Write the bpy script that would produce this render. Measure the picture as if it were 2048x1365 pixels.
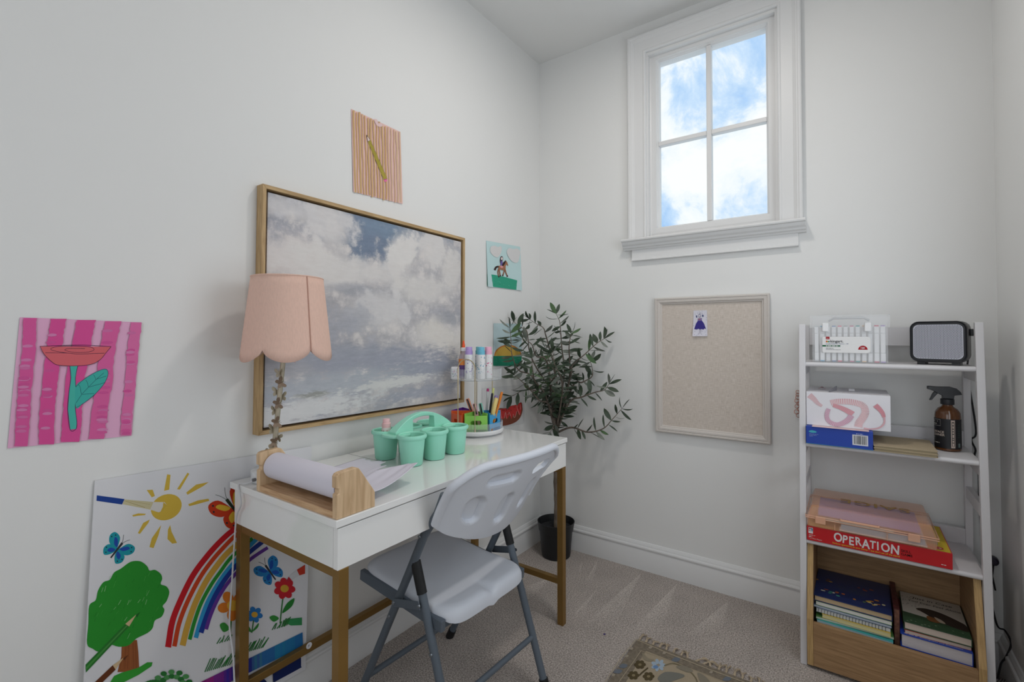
import bpy, bmesh, math, random
from mathutils import Vector, Matrix, Quaternion
random.seed(7)
R_ = math.radians
for o in list(bpy.data.objects): bpy.data.objects.remove(o)
SC = bpy.context.scene
COL = SC.collection

# ------------------------------------------------------------------ camera
CAM_F, CAM_YAW, CAM_PITCH, CAM_PY = 955.9, R_(35.262), R_(1.074), 653.3
CAM_C = Vector((1.504, -2.411, 1.2))
cam = bpy.data.cameras.new('camera'); camo = bpy.data.objects.new('camera', cam); COL.objects.link(camo)
cam.sensor_width = 36.0; cam.lens = CAM_F / 2048 * 36; cam.clip_start = 0.02
cam.shift_y = -(682.5 - CAM_PY) / 2048
camo.location = CAM_C; camo.rotation_euler = (math.pi / 2 + CAM_PITCH, 0, CAM_YAW)
SC.camera = camo

# ------------------------------------------------------------------ sky seen through the window
wd = bpy.data.worlds.new('world'); SC.world = wd; wd.use_nodes = True
nt = wd.node_tree; nt.nodes.clear(); N = nt.nodes.new; L = nt.links.new
out = N('ShaderNodeOutputWorld'); bg = N('ShaderNodeBackground'); bg.inputs['Strength'].default_value = 1.0
tc = N('ShaderNodeTexCoord'); mp = N('ShaderNodeMapping'); mp.inputs['Scale'].default_value = (1, 1, 1.0); mp.inputs['Location'].default_value = (0.17, 0.33, 0.12)
L(tc.outputs['Generated'], mp.inputs['Vector'])
nz = N('ShaderNodeTexNoise'); nz.inputs['Scale'].default_value = 6.2; nz.inputs['Detail'].default_value = 9; nz.inputs['Roughness'].default_value = 0.62
nz.inputs['Distortion'].default_value = 0.35; L(mp.outputs[0], nz.inputs['Vector'])
cr = N('ShaderNodeValToRGB'); e = cr.color_ramp.elements
e[0].position = 0.33; e[0].color = (0.38, 0.60, 0.93, 1); e[1].position = 0.57; e[1].color = (1.0, 1.0, 1.0, 1)
m1 = e.new(0.43); m1.color = (0.62, 0.78, 0.99, 1); m2 = e.new(0.49); m2.color = (0.90, 0.95, 1.0, 1)
L(nz.outputs['Fac'], cr.inputs['Fac']); L(cr.outputs[0], bg.inputs['Color']); L(bg.outputs[0], out.inputs[0])
bg.inputs['Strength'].default_value = 1.05

# ------------------------------------------------------------------ large lamps + exposure
def area(name, loc, size, power, color, rot=(0, 0, 0)):
    l = bpy.data.lights.new(name, 'AREA'); l.shape = 'DISK'; l.size = size; l.energy = power; l.color = color
    o = bpy.data.objects.new(name, l); o.location = loc; o.rotation_euler = rot; COL.objects.link(o); return o
KEY = (0.97, -0.93); FILL = (0.97, -3.15)
area('ceiling_lamp_light', (KEY[0], KEY[1], 2.775), 0.17, 7.2, (1.0, 0.945, 0.885))
area('ceiling_lamp_light', (FILL[0], FILL[1], 2.775), 0.17, 0.6, (1.0, 0.97, 0.94))  # weak fill lamp added behind the viewpoint, not a known fixture
# fill lights added as unseen windows beside and behind the viewpoint: right wall (centre y, z, width, height) and front wall (centre x, z, width, height)
W2 = (-1.10, 1.45, 0.95, 1.25); W3 = (1.20, 1.30, 1.20, 1.70)
wl2 = area('added_window_fill', (1.915, W2[0], W2[1]), 1, 7.8, (0.89, 0.95, 1.0), (0, math.pi / 2, 0))
wl2.data.shape = 'RECTANGLE'; wl2.data.size = W2[3]; wl2.data.size_y = W2[2]
wl3 = area('added_window_fill', (W3[0], -3.56, W3[1]), 1, 8.4, (0.93, 0.965, 1.0), (math.pi / 2, 0, 0))
wl3.data.shape = 'RECTANGLE'; wl3.data.size = W3[2]; wl3.data.size_y = W3[3]
vs = SC.view_settings; vs.view_transform = 'Standard'; vs.look = 'None'; vs.gamma = 1.0; vs.use_curve_mapping = False
vs.exposure = 0.0
SC.display_settings.display_device = 'sRGB'

# ------------------------------------------------------------------ helpers
_F = Vector((-math.sin(CAM_YAW) * math.cos(CAM_PITCH), math.cos(CAM_YAW) * math.cos(CAM_PITCH), math.sin(CAM_PITCH)))
_Rt = Vector((math.cos(CAM_YAW), math.sin(CAM_YAW), 0)); _U = _Rt.cross(_F)
def on(px, py, ax, v):
    """point of the plane (axis ax = v) that the photograph shows at pixel px,py"""
    d = _F + _Rt * ((px - 1024) / CAM_F) + _U * ((CAM_PY - py) / CAM_F)
    return CAM_C + d * ((v - CAM_C[ax]) / d[ax])
def onp(px, py, p0, n):
    d = _F + _Rt * ((px - 1024) / CAM_F) + _U * ((CAM_PY - py) / CAM_F)
    return CAM_C + d * ((Vector(p0) - CAM_C).dot(n) / d.dot(n))
def lin(h, g=1.0):
    h = h.lstrip('#'); c = []
    for i in (0, 2, 4):
        s = int(h[i:i + 2], 16) / 255; s = s / 12.92 if s <= .04045 else ((s + .055) / 1.055) ** 2.4
        c.append(min(0.95, s * g))
    return (*c, 1)

class MB:
    def __init__(s): s.v = []; s.f = []; s.m = []
    def add(s, vs, fs, mi=0):
        b = len(s.v); s.v += [tuple(q) for q in vs]
        for f in fs: s.f.append([b + i for i in f]); s.m.append(mi)
        return s
    def box(s, x0, y0, z0, x1, y1, z1, mi=0):
        vs = [(x, y, z) for z in (z0, z1) for y in (y0, y1) for x in (x0, x1)]
        return s.add(vs, [(0, 2, 3, 1), (4, 5, 7, 6), (0, 1, 5, 4), (2, 6, 7, 3), (0, 4, 6, 2), (1, 3, 7, 5)], mi)
    def obox(s, c, ax, ay, az, mi=0):
        c, ax, ay, az = map(Vector, (c, ax, ay, az))
        vs = [c + ax * i + ay * j + az * k for k in (-1, 1) for j in (-1, 1) for i in (-1, 1)]
        return s.add(vs, [(0, 2, 3, 1), (4, 5, 7, 6), (0, 1, 5, 4), (2, 6, 7, 3), (0, 4, 6, 2), (1, 3, 7, 5)], mi)
    def bar(s, a, b, w, h, up=(0, 0, 1), mi=0):
        a, b, up = Vector(a), Vector(b), Vector(up); d = (b - a); l = d.length; d.normalize()
        sx = d.cross(up).normalized(); uz = sx.cross(d)
        return s.obox((a + b) / 2, d * l / 2, sx * w / 2, uz * h / 2, mi)
    def prism(s, poly, fn, d, mi=0):
        """poly: 2-D outline; fn maps (a,b)->3D; d: extrusion vector"""
        d = Vector(d); p0 = [Vector(fn(*q)) for q in poly]; p1 = [q + d for q in p0]; n = len(poly)
        fs = [tuple(range(n))[::-1], tuple(range(n, 2 * n))] + [(i, (i + 1) % n, n + (i + 1) % n, n + i) for i in range(n)]
        return s.add(p0 + p1, fs, mi)
    def ngon(s, pts, mi=0): return s.add(pts, [tuple(range(len(pts)))], mi)
    def lathe(s, prof, c, n=32, mi=0, axis=None, a0=0, a1=2 * math.pi):
        c = Vector(c); q = Vector((0, 0, 1)).rotation_difference(Vector(axis)) if axis else Quaternion()
        full = abs(a1 - a0 - 2 * math.pi) < 1e-6; cols = n if full else n + 1
        vs = []
        for i in range(cols):
            a = a0 + (a1 - a0) * i / n
            for r, z in prof: vs.append(c + q @ Vector((r * math.cos(a), r * math.sin(a), z)))
        k = len(prof); fs = []
        for i in range(n):
            j = (i + 1) % cols
            for t in range(k - 1): fs.append((i * k + t, j * k + t, j * k + t + 1, i * k + t + 1))
        return s.add(vs, fs, mi)
    def tube(s, path, r, n=8, mi=0, closed=False, caps=True):
        P = [Vector(p) for p in path]; m = len(P); rs = r if isinstance(r, (list, tuple)) else [r] * m
        vs = []; ref = None
        for i in range(m):
            t = (P[(i + 1) % m] - P[i - 1]) if closed else (P[min(i + 1, m - 1)] - P[max(i - 1, 0)])
            if t.length < 1e-9: t = Vector((0, 0, 1))
            t.normalize()
            if ref is None: ref = t.orthogonal().normalized()
            ref = (ref - t * ref.dot(t)); ref = ref.normalized() if ref.length > 1e-6 else t.orthogonal().normalized()
            b = t.cross(ref)
            for k in range(n):
                a = 2 * math.pi * k / n; vs.append(P[i] + (ref * math.cos(a) + b * math.sin(a)) * rs[i])
        fs = []
        for i in range(m if closed else m - 1):
            j = (i + 1) % m
            for k in range(n): fs.append((i * n + k, i * n + (k + 1) % n, j * n + (k + 1) % n, j * n + k))
        if caps and not closed: fs += [tuple(range(n))[::-1], tuple(range((m - 1) * n, m * n))]
        return s.add(vs, fs, mi)
    def grid(s, fn, nu, nv, mi=0, skip=None):
        vs = [fn(i / nu, j / nv) for j in range(nv + 1) for i in range(nu + 1)]
        fs = [(j * (nu + 1) + i, j * (nu + 1) + i + 1, (j + 1) * (nu + 1) + i + 1, (j + 1) * (nu + 1) + i)
              for j in range(nv) for i in range(nu) if not (skip and skip((i + .5) / nu, (j + .5) / nv))]
        return s.add(vs, fs, mi)
    def xf(s, M): s.v = [tuple(M @ Vector(q)) for q in s.v]; return s
    def build(s, name, mats, parent=None, smooth=False, bevel=0, solid=0, sub=0, seg=2):
        me = bpy.data.meshes.new(name)
        off = rootloc(parent)
        me.from_pydata([tuple(Vector(q) - off) for q in s.v], [], s.f)
        mats = mats if isinstance(mats, (list, tuple)) else [mats]
        for m in mats: me.materials.append(m)
        if len(mats) > 1: me.polygons.foreach_set('material_index', s.m)
        o = bpy.data.objects.new(name, me); COL.objects.link(o)
        if parent: o.parent = parent
        bm = bmesh.new(); bm.from_mesh(me); bmesh.ops.recalc_face_normals(bm, faces=bm.faces); bm.to_mesh(me); bm.free()
        if smooth:
            me.polygons.foreach_set('use_smooth', [True] * len(me.polygons)); me.set_sharp_from_angle(angle=R_(smooth if smooth > 1 else 40))
        if solid:
            md = o.modifiers.new('solid', 'SOLIDIFY'); md.thickness = solid; md.offset = 0
        if bevel:
            md = o.modifiers.new('bevel', 'BEVEL'); md.width = bevel; md.segments = seg; md.limit_method = 'ANGLE'; md.angle_limit = R_(40)
        if sub:
            md = o.modifiers.new('sub', 'SUBSURF'); md.levels = sub; md.render_levels = sub
        me.update(); return o
def rootloc(o):
    if o is None: return Vector((0, 0, 0))
    while o.parent: o = o.parent
    return Vector(o.location)
def tag(o, label, cat, group=None, kind=None):
    if label: o['label'] = label
    if cat: o['category'] = cat
    if group: o['group'] = group
    if kind: o['kind'] = kind
    return o
def thing(name, label, cat, loc, group=None):
    o = bpy.data.objects.new(name, None); COL.objects.link(o); o.location = loc; o.empty_display_size = .05
    return tag(o, label, cat, group)
def struct(o): o['kind'] = 'structure'; return o

# ------------------------------------------------------------------ materials
_mats = {}
def mat(name, color, rough=.5, metal=0, spec=.5, var=0, vscale=20, bump=0, bscale=300, trans=0, ior=1.45, alpha=1, coat=0, vstretch=None, sheen=0, detail=3, emit=0):
    if name in _mats: return _mats[name]
    m = bpy.data.materials.new(name); m.use_nodes = True; _mats[name] = m
    t = m.node_tree; p = t.nodes['Principled BSDF']
    c = lin(color) if isinstance(color, str) else color
    p.inputs['Base Color'].default_value = c; p.inputs['Roughness'].default_value = rough; p.inputs['Metallic'].default_value = metal
    p.inputs['Specular IOR Level'].default_value = spec; p.inputs['IOR'].default_value = ior
    p.inputs['Transmission Weight'].default_value = trans; p.inputs['Alpha'].default_value = alpha; p.inputs['Coat Weight'].default_value = coat
    p.inputs['Sheen Weight'].default_value = sheen
    if emit: p.inputs['Emission Color'].default_value = c; p.inputs['Emission Strength'].default_value = emit
    if var or bump:
        g = t.nodes.new('ShaderNodeNewGeometry'); mpn = t.nodes.new('ShaderNodeMapping'); t.links.new(g.outputs['Position'], mpn.inputs[0])
        if vstretch: mpn.inputs['Scale'].default_value = vstretch
    if var:
        n = t.nodes.new('ShaderNodeTexNoise'); n.inputs['Scale'].default_value = vscale; n.inputs['Detail'].default_value = detail; t.links.new(mpn.outputs[0], n.inputs[0])
        r = t.nodes.new('ShaderNodeValToRGB'); r.color_ramp.elements[0].position = .3; r.color_ramp.elements[1].position = .7
        r.color_ramp.elements[0].color = (*[max(0, q * (1 - var)) for q in c[:3]], 1); r.color_ramp.elements[1].color = (*[min(.98, q * (1 + var)) for q in c[:3]], 1)
        t.links.new(n.outputs['Fac'], r.inputs[0]); t.links.new(r.outputs[0], p.inputs['Base Color'])
    if bump:
        n = t.nodes.new('ShaderNodeTexNoise'); n.inputs['Scale'].default_value = bscale; n.inputs['Detail'].default_value = 2; t.links.new(mpn.outputs[0], n.inputs[0])
        b = t.nodes.new('ShaderNodeBump'); b.inputs['Strength'].default_value = bump; b.inputs['Distance'].default_value = .002
        t.links.new(n.outputs['Fac'], b.inputs['Height']); t.links.new(b.outputs[0], p.inputs['Normal'])
    return m
def wood(name, c1, c2, stretch, scale=18, rough=.55, bump=.1):
    if name in _mats: return _mats[name]
    m = bpy.data.materials.new(name); m.use_nodes = True; _mats[name] = m; t = m.node_tree; p = t.nodes['Principled BSDF']
    g = t.nodes.new('ShaderNodeNewGeometry'); mpn = t.nodes.new('ShaderNodeMapping'); mpn.inputs['Scale'].default_value = stretch
    t.links.new(g.outputs['Position'], mpn.inputs[0])
    n = t.nodes.new('ShaderNodeTexNoise'); n.inputs['Scale'].default_value = scale; n.inputs['Detail'].default_value = 4; n.inputs['Distortion'].default_value = .6
    t.links.new(mpn.outputs[0], n.inputs[0])
    r = t.nodes.new('ShaderNodeValToRGB'); r.color_ramp.elements[0].position = .35; r.color_ramp.elements[1].position = .65
    r.color_ramp.elements[0].color = lin(c1); r.color_ramp.elements[1].color = lin(c2)
    t.links.new(n.outputs['Fac'], r.inputs[0]); t.links.new(r.outputs[0], p.inputs['Base Color']); p.inputs['Roughness'].default_value = rough
    b = t.nodes.new('ShaderNodeBump'); b.inputs['Strength'].default_value = bump; b.inputs['Distance'].default_value = .001
    t.links.new(n.outputs['Fac'], b.inputs['Height']); t.links.new(b.outputs[0], p.inputs['Normal'])
    return m
def clear(name, tint=(1, 1, 1, 1), rough=.05, gloss=.10):
    if name in _mats: return _mats[name]
    m = bpy.data.materials.new(name); m.use_nodes = True; _mats[name] = m; t = m.node_tree; t.nodes.clear()
    o = t.nodes.new('ShaderNodeOutputMaterial'); mx = t.nodes.new('ShaderNodeMixShader'); tr = t.nodes.new('ShaderNodeBsdfTransparent'); gl = t.nodes.new('ShaderNodeBsdfGlossy')
    lw = t.nodes.new('ShaderNodeFresnel'); lw.inputs['IOR'].default_value = 1.45
    ad = t.nodes.new('ShaderNodeMath'); ad.operation = 'MULTIPLY'; ad.inputs[1].default_value = gloss * 10
    tr.inputs['Color'].default_value = tint; gl.inputs['Roughness'].default_value = rough
    t.links.new(lw.outputs[0], ad.inputs[0]); t.links.new(ad.outputs[0], mx.inputs[0]); t.links.new(tr.outputs[0], mx.inputs[1]); t.links.new(gl.outputs[0], mx.inputs[2]); t.links.new(mx.outputs[0], o.inputs[0])
    return m
def milky(name, color, fac=.5, rough=.3):
    """clear plastic: part see-through, part scattering"""
    if name in _mats: return _mats[name]
    m = bpy.data.materials.new(name); m.use_nodes = True; _mats[name] = m; t = m.node_tree
    p = t.nodes['Principled BSDF']; p.inputs['Base Color'].default_value = lin(color) if isinstance(color, str) else color; p.inputs['Roughness'].default_value = rough
    p.inputs['Alpha'].default_value = fac
    return m
def ink(h): return mat('ink_' + h.lstrip('#'), lin(h, .86), rough=.65, spec=.25)

def smooth_loop(pts, n=6):
    P = [Vector(q) for q in pts]; m = len(P); o = []
    for i in range(m):
        a, b, c, d = P[i - 1], P[i], P[(i + 1) % m], P[(i + 2) % m]
        for k in range(n):
            t = k / n; o.append(.5 * ((2 * b) + (c - a) * t + (2 * a - 5 * b + 4 * c - d) * t * t + (3 * b - a - 3 * c + d) * t ** 3))
    return o
def spline(pts, n=6):
    P = [Vector(q) for q in pts]; P = [2 * P[0] - P[1]] + P + [2 * P[-1] - P[-2]]; o = []
    for i in range(1, len(P) - 2):
        a, b, c, d = P[i - 1], P[i], P[i + 1], P[i + 2]
        for k in range(n):
            t = k / n; o.append(.5 * ((2 * b) + (c - a) * t + (2 * a - 5 * b + 4 * c - d) * t * t + (3 * b - a - 3 * c + d) * t ** 3))
    o.append(P[-2]); return o
def ribbon(pts, w):
    """2-D polyline -> polygon of width w (number or list)"""
    P = [Vector(q).to_2d() if len(q) > 2 else Vector(q) for q in pts]; n = len(P); l = []; r = []
    for i in range(n):
        t = (P[min(i + 1, n - 1)] - P[max(i - 1, 0)]); t = t.normalized() if t.length else Vector((1, 0)); nn = Vector((-t.y, t.x))
        ww = (w[i] if isinstance(w, (list, tuple)) else w) / 2
        l.append(P[i] + nn * ww); r.append(P[i] - nn * ww)
    return l + r[::-1]

class Art:
    """flat print: 2-D shapes put on a real plane. fn maps (a,b)->3D point on it; nrm is the plane's normal"""
    def __init__(s, parent, fn, nrm, z0=.0002, step=.00001):
        s.p = parent; s.fn = fn; s.n = Vector(nrm); s.z = z0; s.st = step; s.cur = {}; s.name = None
    def begin(s, name): s.flush(); s.name = name; return s
    def _mb(s, col):
        if col not in s.cur: s.cur[col] = MB()
        return s.cur[col]
    def poly(s, pts, col):
        s.z += s.st; s._mb(col).ngon([Vector(s.fn(q[0], q[1])) + s.n * s.z for q in pts]); return s
    def blob(s, pts, col, n=5): return s.poly(smooth_loop(pts, n), col)
    def ell(s, c, rx, ry, col, ang=0, n=28):
        ca, sa = math.cos(R_(ang)), math.sin(R_(ang))
        return s.poly([(c[0] + rx * math.cos(2 * math.pi * i / n) * ca - ry * math.sin(2 * math.pi * i / n) * sa,
                        c[1] + rx * math.cos(2 * math.pi * i / n) * sa + ry * math.sin(2 * math.pi * i / n) * ca) for i in range(n)], col)
    def line(s, pts, w, col, curve=True):
        if curve and len(pts) > 2: pts = spline([Vector(q) for q in pts], 6)
        P = [Vector(q) for q in pts]; s.z += s.st; mb = s._mb(col); n = len(P); l = []
        for i in range(n):
            t = (P[min(i + 1, n - 1)] - P[max(i - 1, 0)]); t = t.normalized() if t.length else Vector((1, 0)); nn = Vector((-t.y, t.x))
            f = i / max(1, n - 1); ww = (w[0] + (w[1] - w[0]) * f if isinstance(w, (tuple, list)) else w) / 2
            l.append(Vector(s.fn(*(P[i] + nn * ww))) + s.n * s.z); l.append(Vector(s.fn(*(P[i] - nn * ww))) + s.n * s.z)
        mb.add(l, [(2 * i, 2 * i + 1, 2 * i + 3, 2 * i + 2) for i in range(n - 1)]); return s
    def flush(s):
        if s.cur:
            big = MB(); mats = []
            for i, (c, mb) in enumerate(s.cur.items()): big.add(mb.v, mb.f, i); mats.append(ink(c))
            big.build(s.name, mats, s.p)
        s.cur = {}
def text(name, body, parent, o, u, v, size, m, align='LEFT', off=.0, bold=0, shear=0, wrap=None, squash=1, spacing=1):
    cu = bpy.data.curves.new(name, 'FONT'); cu.body = body; cu.size = size; cu.align_x = align; cu.offset = bold * size; cu.shear = shear
    cu.space_character = spacing; cu.resolution_u = 3
    t = bpy.data.objects.new(name, cu); COL.objects.link(t); bpy.context.view_layer.update()
    me0 = t.evaluated_get(bpy.context.evaluated_depsgraph_get()).to_mesh(); pts = [q.co.copy() for q in me0.vertices]; fs = [tuple(p.vertices) for p in me0.polygons]
    bpy.data.objects.remove(t); bpy.data.curves.remove(cu)
    o, u, v = Vector(o), Vector(u), Vector(v); nrm = u.cross(v).normalized(); mb = MB()
    if wrap: mb.add([wrap(q.x * squash, q.y) for q in pts], fs)
    else: mb.add([o + u * q.x * squash + v * q.y + nrm * off for q in pts], fs)
    return mb.build(name, m, parent)

def greek(parent, o, u, v, width, h, m, seed=0, wrap=None, off=.0009):
    """a line of print too small to read in the photo: short ink dashes"""
    rnd_ = random.Random(seed); o, u, v = Vector(o), Vector(u), Vector(v); nrm = u.cross(v).normalized(); mb = MB(); x = 0
    while x < width:
        w_ = min(rnd_.uniform(.7, 3.2) * h, width - x)
        q = [(x, 0), (x + w_, 0), (x + w_, h * .7), (x, h * .7)]
        mb.ngon([wrap(*p_) if wrap else o + u * p_[0] + v * p_[1] + nrm * off for p_ in q]); x += w_ + h * .5
    t = mb.build('fine_print', m, parent); t['kind'] = 'stuff'; return t
# ================================================================== THE ROOM
CEIL = 2.826; XR = 1.938; YF = -3.6
M_wall = mat('wall_paint', (0.80, 0.80, 0.79, 1), rough=.75, spec=.25, bump=.06, bscale=140)
M_ceil = mat('ceiling_paint', (0.78, 0.78, 0.77, 1), rough=.85, spec=.2, bump=.05, bscale=120)
M_trim = mat('trim_paint', (0.75, 0.75, 0.75, 1), rough=.38, spec=.4)
def carpet(name, c1, c2, d1=None, d2=None):
    m = bpy.data.materials.new(name); m.use_nodes = True; t = m.node_tree; p = t.nodes['Principled BSDF']; p.inputs['Roughness'].default_value = .95
    p.inputs['Specular IOR Level'].default_value = .1; p.inputs['Sheen Weight'].default_value = .15
    g = t.nodes.new('ShaderNodeNewGeometry')
    n = t.nodes.new('ShaderNodeTexNoise'); n.inputs['Scale'].default_value = 190; n.inputs['Detail'].default_value = 4; n.inputs['Roughness'].default_value = .7
    n2 = t.nodes.new('ShaderNodeTexNoise'); n2.inputs['Scale'].default_value = 7; n2.inputs['Detail'].default_value = 4
    t.links.new(g.outputs['Position'], n.inputs[0]); t.links.new(g.outputs['Position'], n2.inputs[0])
    r = t.nodes.new('ShaderNodeValToRGB'); r.color_ramp.elements[0].position = .36; r.color_ramp.elements[1].position = .64
    r.color_ramp.elements[0].color = lin(c1); r.color_ramp.elements[1].color = lin(c2); t.links.new(n.outputs['Fac'], r.inputs[0])
    src = r.outputs[0]
    if d1:  # brushed nap: blends to the paler pile where the 'nap' attribute is high
        rb = t.nodes.new('ShaderNodeValToRGB'); rb.color_ramp.elements[0].position = .36; rb.color_ramp.elements[1].position = .64
        rb.color_ramp.elements[0].color = lin(d1); rb.color_ramp.elements[1].color = lin(d2); t.links.new(n.outputs['Fac'], rb.inputs[0])
        at_ = t.nodes.new('ShaderNodeAttribute'); at_.attribute_name = 'nap'; mm = t.nodes.new('ShaderNodeMixRGB')
        t.links.new(at_.outputs['Fac'], mm.inputs[0]); t.links.new(r.outputs[0], mm.inputs[1]); t.links.new(rb.outputs[0], mm.inputs[2]); src = mm.outputs[0]
    mx = t.nodes.new('ShaderNodeMixRGB'); mx.blend_type = 'MULTIPLY'; mx.inputs[0].default_value = .5
    r2 = t.nodes.new('ShaderNodeValToRGB'); r2.color_ramp.elements[0].color = (.72, .72, .72, 1); r2.color_ramp.elements[1].color = (1, 1, 1, 1)
    r2.color_ramp.elements[0].position = .3; r2.color_ramp.elements[1].position = .7
    t.links.new(n2.outputs['Fac'], r2.inputs[0]); t.links.new(src, mx.inputs[1]); t.links.new(r2.outputs[0], mx.inputs[2]); t.links.new(mx.outputs[0], p.inputs['Base Color'])
    b = t.nodes.new('ShaderNodeBump'); b.inputs['Strength'].default_value = .9; b.inputs['Distance'].default_value = .004
    t.links.new(n.outputs['Fac'], b.inputs['Height']); t.links.new(b.outputs[0], p.inputs['Normal'])
    return m
M_carpet = carpet('carpet', '#7c726b', '#dcd1c9'); M_nap = carpet('carpet_nap', '#7c726b', '#dcd1c9', '#968c84', '#f2e8e0')
floor = struct(MB().box(-.1, YF, -.1, XR + .1, .1, 0).build('floor', M_carpet))
W8 = lambda a, b: on(1000 + a / 3.2, 980 + b / 3.2, 2, 0)
for ap_, bl_, br_ in (((625, 448), (535, 610), (600, 590)), ((905, 533), (515, 880), (735, 890)), ((1137, 598), (815, 925), (1030, 915)), ((1462, 713), (1170, 945), (1420, 925)), ((525, 458), (500, 530), (520, 530)), ((620, 640), (455, 815), (520, 800)), ((330, 560), (60, 660), (180, 720))):
    A0, B0_, C0_ = W8(*ap_), W8(*bl_), W8(*br_); mb = MB(); nap = []; nu_, nv_ = 8, 12
    for j in range(nv_ + 1):
        for i in range(nu_ + 1):
            u, v = i / nu_, j / nv_; nap.append((1 - v ** 2.5) * (1 - .5 * u) * (1 if 0 < i < nu_ else .6))
    mb.grid(lambda u, v: A0.lerp(B0_.lerp(C0_, u), max(v, .01)) + Vector((0, 0, .0004)), nu_, nv_)
    o = mb.build('vacuum_mark', M_nap, floor); at = o.data.attributes.new('nap', 'FLOAT', 'POINT'); at.data.foreach_set('value', nap)
struct(MB().box(-.1, YF, CEIL, XR + .1, .1, CEIL + .1).build('ceiling', M_ceil))
struct(MB().box(-.1, YF, 0, 0, .1, CEIL).build('wall_left', M_wall))
struct(MB().box(XR, YF, 0, XR + .1, .1, CEIL).build('wall_right', M_wall))
struct(MB().box(-.1, YF - .1, 0, XR + .1, YF, CEIL).build('wall_front', M_wall))
OX0, OX1, OZ0, OZ1 = .655, 1.251, 1.70, 2.662
w = MB(); w.box(0, 0, 0, OX0, .14, CEIL); w.box(OX1, 0, 0, XR, .14, CEIL); w.box(OX0, 0, 0, OX1, .14, OZ0); w.box(OX0, 0, OZ1, OX1, .14, CEIL)
struct(w.build('wall_back', M_wall))
# baseboards
BP = [(0, 0), (.016, 0), (.016, .100), (.0145, .103), (.0145, .106), (.019, .108), (.020, .114), (.018, .119), (.012, .122), (.0115, .127), (.009, .131), (.005, .138), (.0, .140)]
struct(MB().prism(BP, lambda a, b: (a, YF, b), (0, -YF, 0)).build('baseboard_left', M_trim, smooth=30))
struct(MB().prism(BP, lambda a, b: (0, -a, b), (XR, 0, 0)).build('baseboard_back', M_trim, smooth=30))
struct(MB().prism(BP, lambda a, b: (XR - a, YF, b), (0, -YF, 0)).build('baseboard_right', M_trim, smooth=30))
# window: casing, sash, four panes, stool and apron
win = bpy.data.objects.new('window_1', None); COL.objects.link(win); win.location = (.95, 0, 1.70); win['kind'] = 'structure'
win['label'] = 'white framed four-pane window high on the back wall'
def frame_sweep(prof, x0, x1, z0, z1, sides, mats, name):
    """prof: (inset from outer edge, y toward the room); mitred frame, each side one part"""
    for sd in sides:
        mb = MB(); A = []; B = []
        for d, y in prof:
            if sd == 'l': A.append((x0 + d, y, z0 + (d if 'b' in sides else 0))); B.append((x0 + d, y, z1 - d))
            if sd == 'r': A.append((x1 - d, y, z0 + (d if 'b' in sides else 0))); B.append((x1 - d, y, z1 - d))
            if sd == 't': A.append((x0 + d, y, z1 - d)); B.append((x1 - d, y, z1 - d))
            if sd == 'b': A.append((x0 + d, y, z0 + d)); B.append((x1 - d, y, z0 + d))
        n = len(prof); mb.add(A + B, [(i, (i + 1) % n, n + (i + 1) % n, n + i) for i in range(n)] + [tuple(range(n)), tuple(range(n, 2 * n))])
        mb.build(name, mats, win, smooth=25)
CP = [(0, 0), (0, -.030), (.004, -.033), (.012, -.033), (.016, -.029), (.020, -.029), (.024, -.025), (.030, -.022), (.034, -.018), (.078, -.016), (.082, -.019), (.088, -.019), (.092, -.014), (.092, 0)]
frame_sweep(CP, .562, 1.345, 1.69, 2.760, ('l', 'r', 't'), M_trim, 'casing')
JP = [(0, 0), (0, .14), (.014, .14), (.014, .030), (.008, .028), (.008, 0)]
frame_sweep(JP, OX0, OX1, OZ0, OZ1, ('l', 'r', 't', 'b'), M_trim, 'jamb')
SP = [(0, .030), (0, .075), (.0365, .075), (.0365, .052), (.033, .047), (.033, .042), (.028, .038), (.026, .030)]
frame_sweep(SP, OX0 + .014, OX1 - .014, OZ0 + .014 + .012, OZ1 - .0, ('l', 'r', 't', 'b'), M_trim, 'sash')
GX0, GX1, GZ0, GZ1 = OX0 + .05, OX1 - .05, OZ0 + .06, OZ1 - .036
MZ = 2.194; MX = .951
M_munt = M_trim
MB().box(OX0 + .012, .031, OZ0 + .010, OX1 - .012, .074, OZ0 + .030).build('bottom_rail', M_trim, win)
mu = MB(); mu.box(MX - .0115, .038, GZ0, MX + .0115, .075, GZ1); mu.build('muntin', M_munt, win, bevel=.004)
mu = MB(); mu.box(GX0 - .003, .0385, MZ - .0115, MX - .011, .075, MZ + .0115); mu.build('muntin', M_munt, win, bevel=.004)
mu = MB(); mu.box(MX + .011, .0385, MZ - .0115, GX1 + .003, .075, MZ + .0115); mu.build('muntin', M_munt, win, bevel=.004)
M_glass = clear('window_glass', (.97, .985, .98, 1), rough=.0, gloss=.0005)
for xa, xb in ((GX0, MX), (MX, GX1)):
    for za, zb in ((GZ0, MZ), (MZ, GZ1)):
        MB().box(xa - .004, .056, za - .004, xb + .004, .060, zb + .004).build('pane', M_glass, win)
STP = [(0, 1.698), (-.060, 1.698), (-.064, 1.692), (-.062, 1.686), (-.052, 1.683), (-.050, 1.678), (-.046, 1.670), (-.037, 1.663), (-.034, 1.655), (-.026, 1.651), (-.022, 1.644), (0, 1.644)]
MB().prism(STP, lambda a, b: (.536, a, b), (.820, 0, 0)).build('sill', M_trim, win, smooth=25)
APP = [(0, 1.646), (-.016, 1.646), (-.016, 1.598), (-.021, 1.595), (-.022, 1.589), (-.019, 1.586), (0, 1.586)]
MB().prism(APP, lambda a, b: (.578, a, b), (.748, 0, 0)).build('apron', M_trim, win, smooth=25)

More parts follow.
